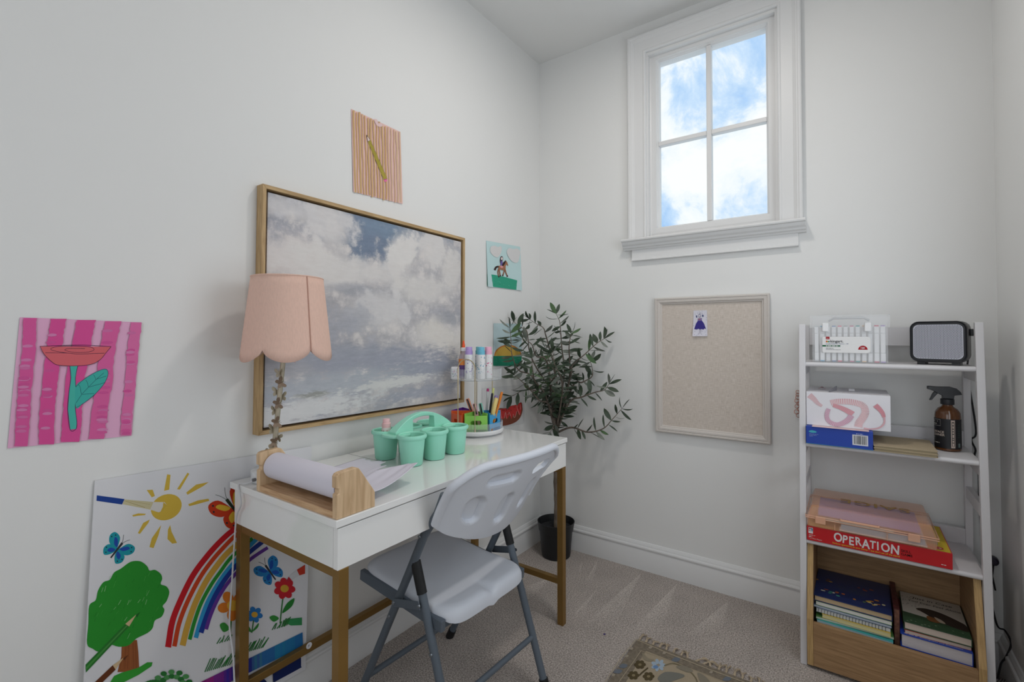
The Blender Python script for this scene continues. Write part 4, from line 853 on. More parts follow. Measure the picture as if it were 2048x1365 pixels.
# wedge bins: hexagon sectors
def wedge(a0, a1, col, label, slot=True):
    z0, z1 = DZ + .0128, DZ + .100; r = .107; am = (a0 + a1) / 2
    A0, A1 = Vector((math.cos(R_(a0)), math.sin(R_(a0)), 0)), Vector((math.cos(R_(a1)), math.sin(R_(a1)), 0)); cen = TC.copy(); cen.z = 0
    mdir = Vector((math.cos(R_(am)), math.sin(R_(am)), 0)); i0 = cen + mdir * .018
    P = [i0 + (A0 * r - mdir * 0) * 0, cen + mdir * .012 + A0 * (r - .010), cen + mdir * .012 + A1 * (r - .010)]
    b = thing('pen_bin', label, 'bin', Vector(((P[1] + P[2]) / 2 + mdir * -.04).to_2d().to_3d()) + Vector((0, 0, z0)), 'wedge bins on the turntable')
    m_ = mat('bin_' + col.strip('#'), lin(col), rough=.35); th = .0022
    def wall(p, q, name, slot=False):
        d = (q - p).normalized(); nn = Vector((d.y, -d.x, 0)); mb = MB(); ln = (q - p).length
        if not slot:
            mb.prism([(0, z0), (ln, z0), (ln, z1), (0, z1)], lambda s, z: p + d * s + Vector((0, 0, z)), nn * -th)
        else:
            sc_, hz = ln * .5, z0 + (z1 - z0) * .55; hw2, hh2 = ln * .24, .0088; n = 12
            hole = [(sc_ + (hw2 - hh2) + hh2 * math.cos(-math.pi / 2 + math.pi * k / n), hz + hh2 * math.sin(-math.pi / 2 + math.pi * k / n)) for k in range(n + 1)] + [(sc_ - (hw2 - hh2) + hh2 * math.cos(math.pi / 2 + math.pi * k / n), hz + hh2 * math.sin(math.pi / 2 + math.pi * k / n)) for k in range(n + 1)]
            outr = []
            for (hx, hy) in hole: # matching points on the rectangle
                ax_, ay_ = hx - sc_, hy - hz; k = min((ln / 2) / max(1e-6, abs(ax_)), ((z1 - hz) if ay_ > 0 else (hz - z0)) / max(1e-6, abs(ay_))); outr.append((sc_ + ax_ * k, hz + ay_ * k))
            m = len(hole); f3 = lambda s, z, o=0: p + d * s + Vector((0, 0, z)) - nn * o
            V = [f3(*q_) for q_ in outr] + [f3(*q_) for q_ in hole] + [f3(*q_, th) for q_ in outr] + [f3(*q_, th) for q_ in hole]; fs = []
            for k in range(m):
                j = (k + 1) % m; fs += [(k, j, m + j, m + k), (2 * m + k, 3 * m + k, 3 * m + j, 2 * m + j), (m + k, m + j, 3 * m + j, 3 * m + k), (k, 2 * m + k, 2 * m + j, j)]
            mb.add(V, fs)
            cor = [(0, z0), (ln, z0), (ln, z1), (0, z1)]
            for (s_, z_) in cor: # close the corner notches
                nb = sorted(range(m), key=lambda k: (outr[k][0] - s_) ** 2 + (outr[k][1] - z_) ** 2)
                near = [k for k in nb if abs(outr[k][0] - s_) < 1e-5][:1] + [k for k in nb if abs(outr[k][1] - z_) < 1e-5][:1]
                if len(near) == 2: mb.ngon([f3(*outr[near[0]]), f3(s_, z_), f3(*outr[near[1]])]); mb.ngon([f3(*outr[near[0]], th), f3(s_, z_, th), f3(*outr[near[1]], th)])
        mb.build(name, m_, b)
    P[0] = i0; wall(P[1], P[2], 'front_wall', slot); wall(P[2], P[0], 'side_wall'); wall(P[0], P[1], 'side_wall')
    mb = MB(); mb.prism([(q.x, q.y) for q in P], lambda x, y: (x, y, z0), (0, 0, .002)); mb.build('bin_floor', m_, b)
    return cen + mdir * .058
BA = -80
g0 = wedge(BA, BA + 60, '#8ecf5c', 'bright green wedge bin at the front of the turntable')
g1 = wedge(BA + 60, BA + 120, '#3aa0d6', 'blue wedge bin full of pens on the turntable')
g2 = wedge(BA - 60, BA, '#e5602c', 'orange wedge bin on the left of the turntable')
g3 = wedge(BA - 120, BA - 60, '#7a3fae', 'purple wedge bin at the back of the turntable', False)
# pens in the blue and green bins
def pen(label, base, tip, r, col, cap, capf=.3, dark_clip=False):
    b, t_ = Vector(base), Vector(tip); o = thing('highlighter' if r > .0055 else 'pen', label, 'pen', b, 'pens in the turntable bins'); d = t_ - b; 
    MB().tube([b, b + d * (1 - capf)], r * .92, 12).build('barrel', mat('pen_' + col.strip('#'), lin(col), rough=.35), o, smooth=40)
    MB().tube([b + d * (1 - capf), b + d * .97, t_], [r, r, r * .8], 12).build('cap', mat('pen_' + cap.strip('#'), lin(cap), rough=.35), o, smooth=40)
    if dark_clip:
        s_ = Vector((.6, -.8, 0)); MB().bar(b + d * .62 + s_ * r, b + d * .99 + s_ * r, .007, .004, up=s_).build('clip', mat('pen_black', lin('#26262a'), rough=.4), o, bevel=.001)
zb = DZ + .016
pen('peach highlighter with black clip leaning left in the pen bin', g1 + Vector((-.040, -.012, zb)), g1 + Vector((-.090, -.030, DZ + .150)), .0085, '#ef9a72', '#ef9a72', .5, True)
pen('pink highlighter with black clip standing in the pen bin', g1 + Vector((-.012, -.030, zb)), g1 + Vector((-.030, -.055, DZ + .136)), .0080, '#eeb0ba', '#eeb0ba', .5, True)
pen('teal highlighter with black clip standing in the pen bin', g1 + Vector((.004, -.018, zb)), g1 + Vector((-.004, -.045, DZ + .138)), .0080, '#7fc9b4', '#7fc9b4', .5, True)
pen('pale yellow highlighter leaning right in the pen bin', g1 + Vector((.012, -.006, zb)), g1 + Vector((.052, -.004, DZ + .160)), .0095, '#e3c878', '#e6cf86', .5)
pen('lavender highlighter leaning right behind the yellow one', g1 + Vector((.002, .010, zb)), g1 + Vector((.038, .014, DZ + .168)), .0085, '#a493c0', '#8f7fb2', .4)
pen('lime yellow pen leaning at the back of the pen bin', g1 + Vector((-.012, .018, zb)), g1 + Vector((.012, .028, DZ + .198)), .0050, '#d3d68a', '#dbe08e', .4)
pen('white pen with magenta end in the pen bin', g1 + Vector((-.020, .012, zb)), g1 + Vector((-.018, .026, DZ + .194)), .0058, '#dcdfe0', '#c2387c', .07)
pen('orange pen leaning furthest right in the pen bin', g1 + Vector((.016, .008, zb)), g1 + Vector((.058, .028, DZ + .184)), .0058, '#e08a34', '#dd7f2c', .4)
pen('black pen standing between the highlighters in the pen bin', g1 + Vector((-.004, .004, zb)), g1 + Vector((.022, .006, DZ + .178)), .0048, '#2b2b34', '#23232c', .4)
# things on the clear tray
TZ = DZ + .2405
def dot_marker(label, x, y, cap, dots):
    c = Vector((x, y, TZ)); o = thing('dot_marker', label, 'marker', c, 'dot markers on the clear tray')
    MB().lathe([(0, 0), (.0160, 0), (.0182, .002), (.0182, .102), (.0165, .106), (0, .106)], c, 28).build('bottle', M_wht, o, smooth=40)
    MB().lathe([(0, .106), (.0164, .106), (.0164, .122), (.0143, .1235), (.0143, .137), (.0130, .139), (0, .139)], c, 28).build('cap', mat('cap_' + cap.strip('#'), lin(cap), rough=.4), o, smooth=35)
    mb = MB(); random.seed(hash(dots) % 97)
    rnd = random.Random(int(dots.strip('#'), 16))
    for k in range(38):
        a = R_(rnd.uniform(-150, 30)); z = rnd.uniform(.018, .098); nn = Vector((math.cos(a), math.sin(a), 0)); mb.lathe([(0, 0), (rnd.choice([.0012, .0018, .0026]), 0), (0, .0002)], c + nn * .0183 + Vector((0, 0, z)), 7, axis=nn)
    q = mb.build('dot_print', mat('dots_' + dots.strip('#'), lin(dots)), o); q['kind'] = 'stuff'
dot_marker('white dot marker with light blue cap at the tray front', .202, -.800, '#6fbfd8', '#3f9ec0')
dot_marker('white dot marker with purple cap beside the glue bottle', .148, -.818, '#b59ad6', '#8d74b8')
dot_marker('white dot marker with pink cap on the tray right side', .208, -.758, '#f0b2cb', '#d8709a')
dot_marker('white dot marker with teal cap at the tray back', .162, -.765, '#72bfc2', '#4f9ea8')
gc = Vector((.112, -.812, TZ)); gl = thing('glue_bottle', 'purple glitter glue bottle with orange tip on the clear tray', 'bottle', gc)
MB().lathe([(0, 0), (.019, 0), (.0215, .003), (.0215, .080), (.019, .098), (.011, .112), (.0095, .120), (0, .120)], gc, 32).build('bottle', milky('clear_bottle', '#cdbfd0', .45, .15), gl, smooth=40)
MB().lathe([(0, .002), (.0195, .002), (.0195, .074), (0, .074)], gc, 32).build('glue', mat('purple_glitter', lin('#7d4a8c'), rough=.35, var=.3, vscale=400), gl, smooth=40)
MB().lathe([(.0217, .058), (.0217, .086)], gc, 32, a0=R_(-150), a1=R_(20)).build('label_band', mat('label_orange', lin('#e58a3c')), gl, smooth=40)
MB().lathe([(.0219, .010), (.0219, .059)], gc, 32, a0=R_(-110), a1=R_(0)).build('label_band', mat('label_purple', lin('#5d3a7a'), var=.25, vscale=120), gl, smooth=40)
MB().lathe([(0, .120), (.0125, .120), (.0125, .133), (.0100, .136), (0, .136)], gc, 24).build('collar', M_wht, gl, smooth=40)
MB().lathe([(0, .136), (.0068, .136), (.0064, .148), (.0034, .164), (.0014, .167), (0, .167)], gc, 20).build('tip', mat('orange_tip', lin('#ef5a2a'), rough=.35), gl, smooth=40)
wb = Vector((.095, -.846, TZ)); o = thing('craft_pack', 'small white box with coloured print on the left of the clear tray', 'box', wb)
MB().obox(wb + Vector((0, 0, .026)), Vector((.82, .57, 0)) * .017, Vector((-.57, .82, 0)) * .010, (0, 0, .026)).build('box', mat('pack_white', lin('#e2dfe2'), rough=.5), o, bevel=.001)
mb = MB(); rnd = random.Random(4); pmats = []
fx = wb + Vector((.57, -.82, 0)) * .0104
for i, c_ in enumerate(('#7fb598', '#c98ab2', '#8299c2', '#d08a88')):
    for k in range(5):
        q = fx + Vector((.82, .57, 0)) * rnd.uniform(-.013, .013) + Vector((0, 0, rnd.uniform(.006, .046))); u_ = Vector((.82, .57, 0)) * rnd.uniform(.0012, .0026); v_ = Vector((0, 0, 1)) * rnd.uniform(.0008, .002)
        mb.add([q - u_ - v_, q + u_ - v_, q + u_ + v_, q - u_ + v_], [(0, 1, 2, 3)], i)
    pmats.append(ink(c_))
q = mb.build('confetti_print', pmats, o); q['kind'] = 'stuff'
# ================================================================== OLIVE TREE
PC = Vector((.180, -.122, 0)); tree = thing('potted_olive_tree', 'artificial olive tree with grey-green leaves in a black pot in the corner', 'plant', PC)
M_pot = mat('black_pot', lin('#1b1c1e'), rough=.42)
MB().lathe([(0, .0), (.074, .0), (.0775, .004), (.090, .140), (.094, .142), (.1005, .182), (.1015, .187), (.0985, .188), (.0970, .183), (.0915, .150), (.0880, .135), (.080, .02), (0, .02)], PC, 48).build('pot', M_pot, tree, smooth=30)
def soil_fn(u, v):
    a = 2 * math.pi * u; r = .0905 * v; return PC + Vector((r * math.cos(a), r * math.sin(a), .150 + .006 * math.sin(a * 9 + v * 20) * v * (1 - v) * 3 + .004 * math.sin(a * 17 + v * 41) * (1 - v)))
MB().grid(soil_fn, 48, 10).build('soil', mat('potting_gravel', lin('#26272a'), rough=.9, bump=1, bscale=120, var=.4, vscale=150), tree, smooth=60)
M_bark = mat('olive_bark', lin('#6e6359'), rough=.85, var=.35, vscale=70, bump=.6, bscale=110, vstretch=(1, 1, .35))
tz = on(1117, 868, 1, -.125).z
trunk = [PC + Vector((0, 0, .15)), PC + Vector((.002, 0, .28)), PC + Vector((-.004, .002, .42)), PC + Vector((.003, 0, .56)), PC + Vector((-.002, 0, .68)), Vector((PC.x, PC.y, tz))]
MB().tube(spline(trunk, 6), [.0125 - .0035 * k / 30 + .0012 * math.sin(k * 1.9) for k in range(31)], 12).build('trunk', M_bark, tree, smooth=60)
def dep(px, py, d):
    """point on the pixel's ray at depth d, kept clear of both walls"""
    r = _F + _Rt * ((px - 1024) / CAM_F) + _U * ((CAM_PY - py) / CAM_F)
    for lim, ax in ((.022, 0), (-.022, 1)):
        k = (lim - CAM_C[ax]) / r[ax]
        if k > 0: d = min(d, k)
    return CAM_C + r * d
TD = (PC - CAM_C).dot(_F)
T6 = lambda a, b: (960 + a / 4.266, 600 + b / 4.266)
BR = [([(690, 960), (640, 860), (520, 760), (430, 640), (330, 600), (275, 480), (265, 360), (255, 240)], -.20), ([(690, 960), (650, 840), (560, 700), (470, 560), (420, 430), (400, 270), (350, 235), (290, 190)], -.05),
      ([(690, 960), (660, 800), (640, 600), (600, 440), (560, 300), (540, 240), (480, 205), (420, 165)], .02), ([(700, 950), (700, 760), (720, 600), (700, 430), (690, 300), (680, 190), (650, 120)], -.02),
      ([(700, 950), (740, 780), (780, 620), (790, 560), (900, 460), (1000, 370), (1065, 330)], -.12), ([(700, 950), (760, 880), (870, 830), (980, 790), (1060, 770), (1100, 720)], -.16),
      ([(700, 960), (780, 1090), (920, 1130), (1050, 1100), (1130, 1020), (1210, 930)], -.14), ([(690, 960), (590, 900), (510, 860), (430, 770), (350, 690), (290, 640)], -.26),
      ([(690, 980), (620, 870), (480, 780), (380, 770), (270, 825)], -.12), ([(710, 900), (790, 740), (870, 705), (950, 660), (960, 600), (940, 520)], -.06),
      ([(690, 960), (580, 560), (480, 480), (440, 380), (370, 335)], -.14), ([(700, 940), (760, 700), (760, 400), (780, 290)], -.10), ([(690, 960), (600, 760), (640, 640), (590, 520), (560, 420)], -.24), ([(695, 960), (700, 800), (690, 660), (640, 560), (620, 430)], -.28),
      ([(690, 990), (640, 1060), (600, 1130)], -.08), ([(690, 960), (560, 820), (470, 700), (450, 600), (440, 500)], -.30)]
leafmesh = []
M_leaf = mat('olive_leaf_dark', lin('#3c4a39'), rough=.55, var=.2, vscale=40); M_leaf2 = mat('olive_leaf_grey', lin('#7c8278'), rough=.7, var=.15, vscale=40); M_leaf3 = mat('olive_leaf_green', lin('#4f6b45'), rough=.55, var=.15, vscale=40)
def leaf_mesh(m, bend, name):
    mb = MB(); rows = 7
    prof = [0.10, .55, .9, 1, .92, .62, .05]
    for i in range(rows):
        t = i / (rows - 1); z = bend * math.sin(t * 2.2); 
        for s in (-1, 0, 1): mb.v.append((s * prof[i] * .155, t, z - (.035 if s == 0 else 0) * prof[i]))
    for i in range(rows - 1):
        for s in (0, 1): mb.f.append([i * 3 + s, i * 3 + s + 1, i * 3 + s + 4, i * 3 + s + 3]); mb.m.append(0)
    me = bpy.data.meshes.new('leaf'); me.from_pydata(mb.v, [], mb.f); me.materials.append(m); me.polygons.foreach_set('use_smooth', [True] * len(me.polygons)); me.update(); return me
LM = [leaf_mesh(M_leaf, b, 'leaf') for b in (.06, -.10, -.22)] + [leaf_mesh(M_leaf2, -.12, 'leaf'), leaf_mesh(M_leaf3, -.08, 'leaf')]
rnd = random.Random(21); nleaf = 0
def put_leaf(p, d, ln, kind=None):
    global nleaf
    d = d.normalized(); upv = Vector((rnd.uniform(-.6, .6), rnd.uniform(-.9, .1), rnd.uniform(.3, 1))); x = d.cross(upv); x = x.normalized() if x.length > .01 else d.orthogonal().normalized(); z = x.cross(d)
    tipp = p + d * ln
    if tipp.x < .012 or tipp.y > -.012: return
    M = Matrix.Translation(p - Vector(tree.location)) @ Matrix((x, d, z)).transposed().to_4x4() @ Matrix.Diagonal((ln * rnd.uniform(.9, 1.25), ln, ln, 1))
    me = LM[kind if kind is not None else rnd.choice([0, 0, 1, 1, 2, 2, 0, 3, 3, 4])]
    o = bpy.data.objects.new('leaf', me); COL.objects.link(o); o.parent = tree; o.matrix_local = M; nleaf += 1
for pts, dd in BR:
    n = len(pts); P = []
    for i, q in enumerate(pts):
        f = i / (n - 1); P.append(dep(*T6(*q), TD + dd * min(1, f * 1.6) + .012 * math.sin(i * 2.3)))
    P[0] = Vector((PC.x, PC.y, min(P[0].z, tz))) 
    S = spline(P, 8); m = len(S)
    MB().tube(S, [.0062 * (1 - .82 * k / (m - 1)) for k in range(m)], 7).build('branch', M_bark, tree, smooth=60)
    acc = 0; side = 1; nxt = .03
    tot = sum((S[k + 1] - S[k]).length for k in range(m - 1)); run = 0
    for k in range(m - 1):
        seg = S[k + 1] - S[k]; run += seg.length
        if run / tot < .22: continue
        acc += seg.length
        if acc > nxt:
            acc = 0; nxt = rnd.uniform(.013, .027); side = -side
            tg = seg.normalized(); sd = tg.cross(_F).normalized() * side
            d = tg * rnd.uniform(.25, .9) + sd * rnd.uniform(.5, 1.1) + _F * rnd.uniform(-.7, .4) + Vector((0, 0, rnd.uniform(-.7, .25)))
            put_leaf(S[k], d, rnd.uniform(.050, .080))
            if rnd.random() < .45: put_leaf(S[k], tg * .5 - sd * .8 + _F * rnd.uniform(-.8, .2) + Vector((0, 0, rnd.uniform(-.6, .3))), rnd.uniform(.046, .074))
    tg = (S[-1] - S[-3]).normalized(); sd = tg.cross(_F).normalized()
    for q in (-.8, 0.05, .8): put_leaf(S[-1], tg + sd * q + _F * rnd.uniform(-.3, .1), rnd.uniform(.052, .074))

# ================================================================== CORKBOARD
cbd = thing('pinboard', 'linen pinboard in a cream moulded frame on the back wall', 'pinboard', (.955, -.01, .717))
M_cream = mat('cream_frame', lin('#cfc8c2'), rough=.45)
CX0, CX1, CZ0, CZ1 = .699, 1.214, .717, 1.387
prof = [(0, -.002), (0, -.022), (.003, -.025), (.008, -.025), (.010, -.022), (.013, -.022), (.015, -.024), (.022, -.023), (.027, -.017), (.030, -.017), (.034, -.012), (.034, -.002)]
for sd in 'lrtb':
    Aa = []; Bb = []
    for d, y in prof:
        if sd == 'l': Aa.append((CX0 + d, y, CZ0 + d)); Bb.append((CX0 + d, y, CZ1 - d))
        if sd == 'r': Aa.append((CX1 - d, y, CZ0 + d)); Bb.append((CX1 - d, y, CZ1 - d))
        if sd == 't': Aa.append((CX0 + d, y, CZ1 - d)); Bb.append((CX1 - d, y, CZ1 - d))
        if sd == 'b': Aa.append((CX0 + d, y, CZ0 + d)); Bb.append((CX1 - d, y, CZ0 + d))
    n = len(prof); MB().add(Aa + Bb, [(i, (i + 1) % n, n + (i + 1) % n, n + i) for i in range(n)] + [tuple(range(n)), tuple(range(n, 2 * n))]).build('frame_side', M_cream, cbd, smooth=25)
def linen():
    m = bpy.data.materials.new('linen'); m.use_nodes = True; t = m.node_tree; p = t.nodes['Principled BSDF']; p.inputs['Roughness'].default_value = .9; p.inputs['Specular IOR Level'].default_value = .1
    g = t.nodes.new('ShaderNodeNewGeometry'); fac = []
    for sc in ((420, 1, 40), (40, 1, 420)):
        mp_ = t.nodes.new('ShaderNodeMapping'); mp_.inputs['Scale'].default_value = sc; t.links.new(g.outputs['Position'], mp_.inputs[0])
        n = t.nodes.new('ShaderNodeTexNoise'); n.inputs['Scale'].default_value = 1; n.inputs['Detail'].default_value = 2; t.links.new(mp_.outputs[0], n.inputs[0]); fac.append(n.outputs['Fac'])
    ad = t.nodes.new('ShaderNodeMath'); ad.operation = 'ADD'; t.links.new(fac[0], ad.inputs[0]); t.links.new(fac[1], ad.inputs[1])
    r = t.nodes.new('ShaderNodeMapRange'); t.links.new(ad.outputs[0], r.inputs[0]); r.inputs[1].default_value = .7; r.inputs[2].default_value = 1.3
    mx = t.nodes.new('ShaderNodeMixRGB'); mx.inputs[1].default_value = lin('#c2b6ab'); mx.inputs[2].default_value = lin('#dcd2c9'); t.links.new(r.outputs[0], mx.inputs[0]); t.links.new(mx.outputs[0], p.inputs['Base Color'])
    b = t.nodes.new('ShaderNodeBump'); b.inputs['Strength'].default_value = .2; b.inputs['Distance'].default_value = .001; t.links.new(ad.outputs[0], b.inputs['Height']); t.links.new(b.outputs[0], p.inputs['Normal']); return m
MB().box(CX0 + .030, -.010, CZ0 + .030, CX1 - .030, -.002, CZ1 - .030).build('linen_panel', linen(), cbd)
BD = lambda a, b: (1375 + a / 17.06, 610 + b / 17.06)
c = [on(*BD(*q), 1, -.0115) for q in ((205, 200), (662, 185), (686, 1075), (186, 1075))]
dd_ = thing('dress_drawing', 'small white card with a purple dress drawing pinned to the linen board', 'drawing', (c[3] + c[2]) / 2)
def dfn(u, v): q = c[0].lerp(c[1], u).lerp(c[3].lerp(c[2], u), v); q.y -= .010 * v ** 3 * (1 - u * .6); return q
MB().grid(dfn, 6, 8).build('card', mat('card_white', lin('#d9d7e2'), rough=.7), dd_)
A = Art(dd_, lambda a, b: (lambda uv: dfn(*uv))(((a - 196) / 470, (b - 193) / 882)), (0, -1, 0), z0=.0006, step=.000008)
A.begin('dress').poly([(350, 545), (490, 540), (560, 640), (625, 830), (580, 810), (540, 850), (480, 830), (430, 850), (380, 820), (330, 845), (240, 830), (280, 680)], '#40388e').poly([(345, 470), (490, 450), (492, 545), (348, 548)], '#8e7fae').poly([(350, 480), (490, 470), (490, 505), (350, 505)], '#b0605e')
A.poly([(280, 365), (325, 360), (330, 440), (300, 440)], '#3e4c7a').poly([(495, 345), (548, 345), (545, 415), (510, 420)], '#3e4c7a').ell((412, 378), 58, 62, '#7f7a9c').ell((412, 378), 46, 50, '#dedce6')
rnd = random.Random(8)
for k in range(30): x_ = rnd.uniform(270, 590); y_ = rnd.uniform(600, 820); A.line([(x_, y_), (x_ + rnd.uniform(-12, 12), y_ + 22)], 9, rnd.choice(['#2f2a78', '#5a52ae', '#6f68bd']), False)
A.line([(418, 850), (418, 990)], 10, '#9a98ae', False).line([(455, 850), (455, 990)], 10, '#9a98ae', False)
for k in range(46):
    x_, y_ = rnd.uniform(215, 655), rnd.uniform(220, 1040)
    if 240 < x_ < 630 and 330 < y_ < 860: continue
    A.ell((x_, y_), 9, 9, rnd.choice(['#4a4688', '#2f2a58', '#7d78a8']), 0, 6)
A.flush()
MB().lathe([(0, 0), (.0022, .001), (.003, .004), (0, .005)], on(*BD(430, 230), 1, -.0125), 10, axis=(0, -1, 0)).build('push_pin', M_wht, dd_, smooth=40)

# ================================================================== RUG
M_rugf = mat('rug_field', lin('#a89a84'), rough=.95, spec=.1, bump=.8, bscale=380, vstretch=(1, 2.5, 1), var=.1, vscale=300)
M_rugb = mat('rug_border', lin('#7d7365'), rough=.95, spec=.1, bump=.8, bscale=380, var=.22, vscale=90)
RX0, RX1, RY0, RY1 = .811, 1.43, -1.95, -.577
rug = thing('floral_rug', 'small beige floral rug with a knotted fringe on the carpet', 'rug', ((RX0 + RX1) / 2, (RY0 + RY1) / 2, 0))
MB().box(RX0, RY0, .001, RX1, RY1, .009).build('border', M_rugb, rug, bevel=.002)
BWD = .052
MB().box(RX0 + BWD, RY0 + BWD, .002, RX1 - BWD, RY1 - BWD, .0096).build('field', M_rugf, rug)
A = Art(rug, lambda a, b: on(1180 + a / 4.655, 1180 + b / 4.655, 2, .0098), (0, 0, 1), z0=.0003, step=.000008)
A.begin('edge_cord').line([(430, 465), (300, 620), (140, 861), (100, 930)], 7, '#b5a78f', False).line([(475, 570), (400, 680), (270, 861), (230, 920)], 6, '#b5a78f', False).line([(430, 465), (720, 590), (1100, 740), (1430, 861), (1700, 950)], 7, '#b5a78f', False).line([(475, 570), (700, 650), (1000, 760), (1250, 861), (1400, 930)], 6, '#a5977f', False)
A.begin('border_motif')
for q in ((385, 550), (340, 620), (215, 795), (690, 590), (1125, 770), (560, 540)): A.blob([(q[0] - 16, q[1] + 4), (q[0], q[1] - 12), (q[0] + 20, q[1] - 4), (q[0] + 6, q[1] + 12)], '#a89d8c')
for q in ((310, 710), (800, 650), (1275, 830), (260, 760)): A.blob([(q[0] - 40, q[1] + 14), (q[0] - 8, q[1] - 18), (q[0] + 40, q[1] - 6), (q[0] + 14, q[1] + 22)], '#6f7680')
A.begin('brown_flower')
for c0 in ((465, 700), (405, 800), (545, 810)):
    for k in range(6): a = k * 1.047; A.ell((c0[0] + 34 * math.cos(a), c0[1] + 26 * math.sin(a)), 22, 17, '#55492f', 0, 12)
    A.ell(c0, 16, 12, '#8b7d5e', 0, 12)
A.line([(540, 730), (490, 770), (460, 800)], 14, '#55492f')
A.begin('blue_flower')
for k in range(7): a = k * .898; A.ell((635 + 44 * math.cos(a), 705 + 34 * math.sin(a)), 26, 17, '#a7b8c8', math.degrees(a), 12)
A.ell((612, 722), 24, 17, '#6f8fb8', 0, 12)
A.begin('scroll').line([(690, 710), (780, 690), (900, 740), (980, 820), (1010, 900)], 12, '#7d7259').blob([(630, 830), (700, 770), (830, 780), (880, 810), (780, 850), (690, 880)], '#7b7a72').blob([(800, 720), (880, 710), (960, 760), (900, 770)], '#8a8272').blob([(1000, 780), (1060, 800), (1120, 870), (1040, 880)], '#8a8272').blob([(490, 590), (540, 640), (600, 655), (560, 670), (500, 650)], '#968b76')
A.flush()
rnd = random.Random(6); M_fr = mat('rug_fringe', lin('#b3a28a'), rough=.9)
x = RX0 + .004
FR = [q for q in range(24)]
for k in range(24):
    x = RX0 + .006 + k * (RX1 - RX0 - .012) / 23; lean = rnd.uniform(-.02, .012); mb = MB()
    if k in (8, 9): lean = .05
    ln = rnd.uniform(.036, .056)
    for s in range(7):
        o0 = rnd.uniform(-.004, .004); sp_ = rnd.uniform(-.013, .013)
        mb.tube([(x + o0, RY1 - .001, .006), (x + o0 * .5 + lean * .2, RY1 + .010, .011), (x + lean * .6 + sp_ * .5, RY1 + ln * .6, .009 + rnd.uniform(0, .004)), (x + lean + sp_, RY1 + ln * (1 if k not in (8, 9) else .5) * rnd.uniform(.85, 1.1), .003)], .0013, 5)
    mb.build('tassel', M_fr, rug, smooth=50)
    MB().lathe([(0, -.004), (.0045, -.002), (.0045, .002), (0, .004)], (x + lean * .2, RY1 + .010, .008), 8, axis=(0, 1, 0)).build('knot', M_fr, rug, smooth=50)
bead = MB().lathe([(0, 0), (.004, .0005), (.005, .002), (.003, .004), (0, .0045)], on(1209, 1270, 2, .0005), 10).build('purple_scrap', mat('purple_bit', lin('#4a3a6e')), None, smooth=40); tag(bead, 'tiny purple scrap lying on the carpet left of the rug', 'scrap')
# ================================================================== LADDER SHELF
SX0, SX1 = 1.343, 1.858
shelf = thing('ladder_shelf', 'white four-tier ladder shelf with sloping front posts against the back wall', 'shelf', ((SX0 + SX1) / 2, -.18, 0))
M_shw = mat('shelf_white', lin('#d2d0d2'), rough=.35, spec=.4)
def fy(z): return -.355 + .072 * z
PW = .021
T1, T2, T3 = 1.098, .797, .444
for xa in (SX0, SX1 - PW):
    a, b = fy(0), fy(1.243); d = .024
    mb = MB(); mb.add([(x, y, z) for x in (xa, xa + PW) for (y, z) in ((a, 0), (a + d, 0), (b + d, 1.243), (b, 1.243))], [(0, 1, 2, 3), (7, 6, 5, 4), (0, 4, 5, 1), (1, 5, 6, 2), (2, 6, 7, 3), (3, 7, 4, 0)])
    mb.build('front_post', M_shw, shelf, bevel=.0015)
    MB().box(xa, -.046, .0, xa + PW, -.024, 1.243).build('back_post', M_shw, shelf, bevel=.0015)
    for z in (T1, T2, T3):
        MB().box(xa + .003, fy(z) + .022, z - .052, xa + PW - .003, -.045, z - .018).build('side_rail', M_shw, shelf, bevel=.001)
    MB().box(xa + .003, fy(.62) + .022, .615, xa + PW - .003, -.045, .655).build('side_rail', M_shw, shelf, bevel=.001)
MB().box(SX0 + PW, -.044, 1.160, SX1 - PW, -.028, 1.232).build('back_rail', M_shw, shelf, bevel=.001)
for z in (T2, T3): MB().box(SX0 + PW, -.044, z, SX1 - PW, -.028, z + .056).build('back_rail', M_shw, shelf, bevel=.001)
for z in (T1, T2, T3):
    y0 = fy(z) + .004; th = .017; n = 8
    prof = [(-.026, z), (y0 + .008, z)] + [(y0 + .008 - .0085 * math.sin(math.pi * k / n), z - th / 2 + th / 2 * math.cos(math.pi * k / n)) for k in range(1, n)] + [(y0 + .008, z - th), (-.026, z - th)]
    MB().prism(prof, lambda a, b: (SX0 + PW - .004, a, b), (SX1 - SX0 - 2 * PW + .008, 0, 0)).build('shelf_board', M_shw, shelf, smooth=30)

# ---------- tier 1: marker case, heater
mc = thing('marker_case', 'clear plastic carry case of art markers with white label on the top shelf', 'case', (1.50, -.19, T1))
mx0, mx1, my0, my1, mz0, mz1 = 1.383, 1.617, -.245, -.125, T1 + .001, T1 + .178
M_case = milky('case_plastic', '#eef0f3', .13, .10)
cs = MB(); th = .002
cs.box(mx0 + .004, my0 + .002, mz0, mx1 - .004, my1, mz0 + th); cs.build('case_floor', M_case, mc)
for nm, b_ in (('case_wall', (mx0 + .003, my0, mz0, mx1 - .003, my0 + th, mz0 + .130)), ('case_wall', (mx0 + .003, my1 - th, mz0, mx1 - .003, my1, mz0 + .130)), ('case_wall', (mx0 + .003, my0 + th, mz0, mx0 + .003 + th, my1 - th, mz0 + .130)), ('case_wall', (mx1 - .003 - th, my0 + th, mz0, mx1 - .003, my1 - th, mz0 + .130))): MB().box(*b_).build(nm, M_case, mc)
lid = MB(); lx0, lx1 = mx0 - .004, mx1 + .004
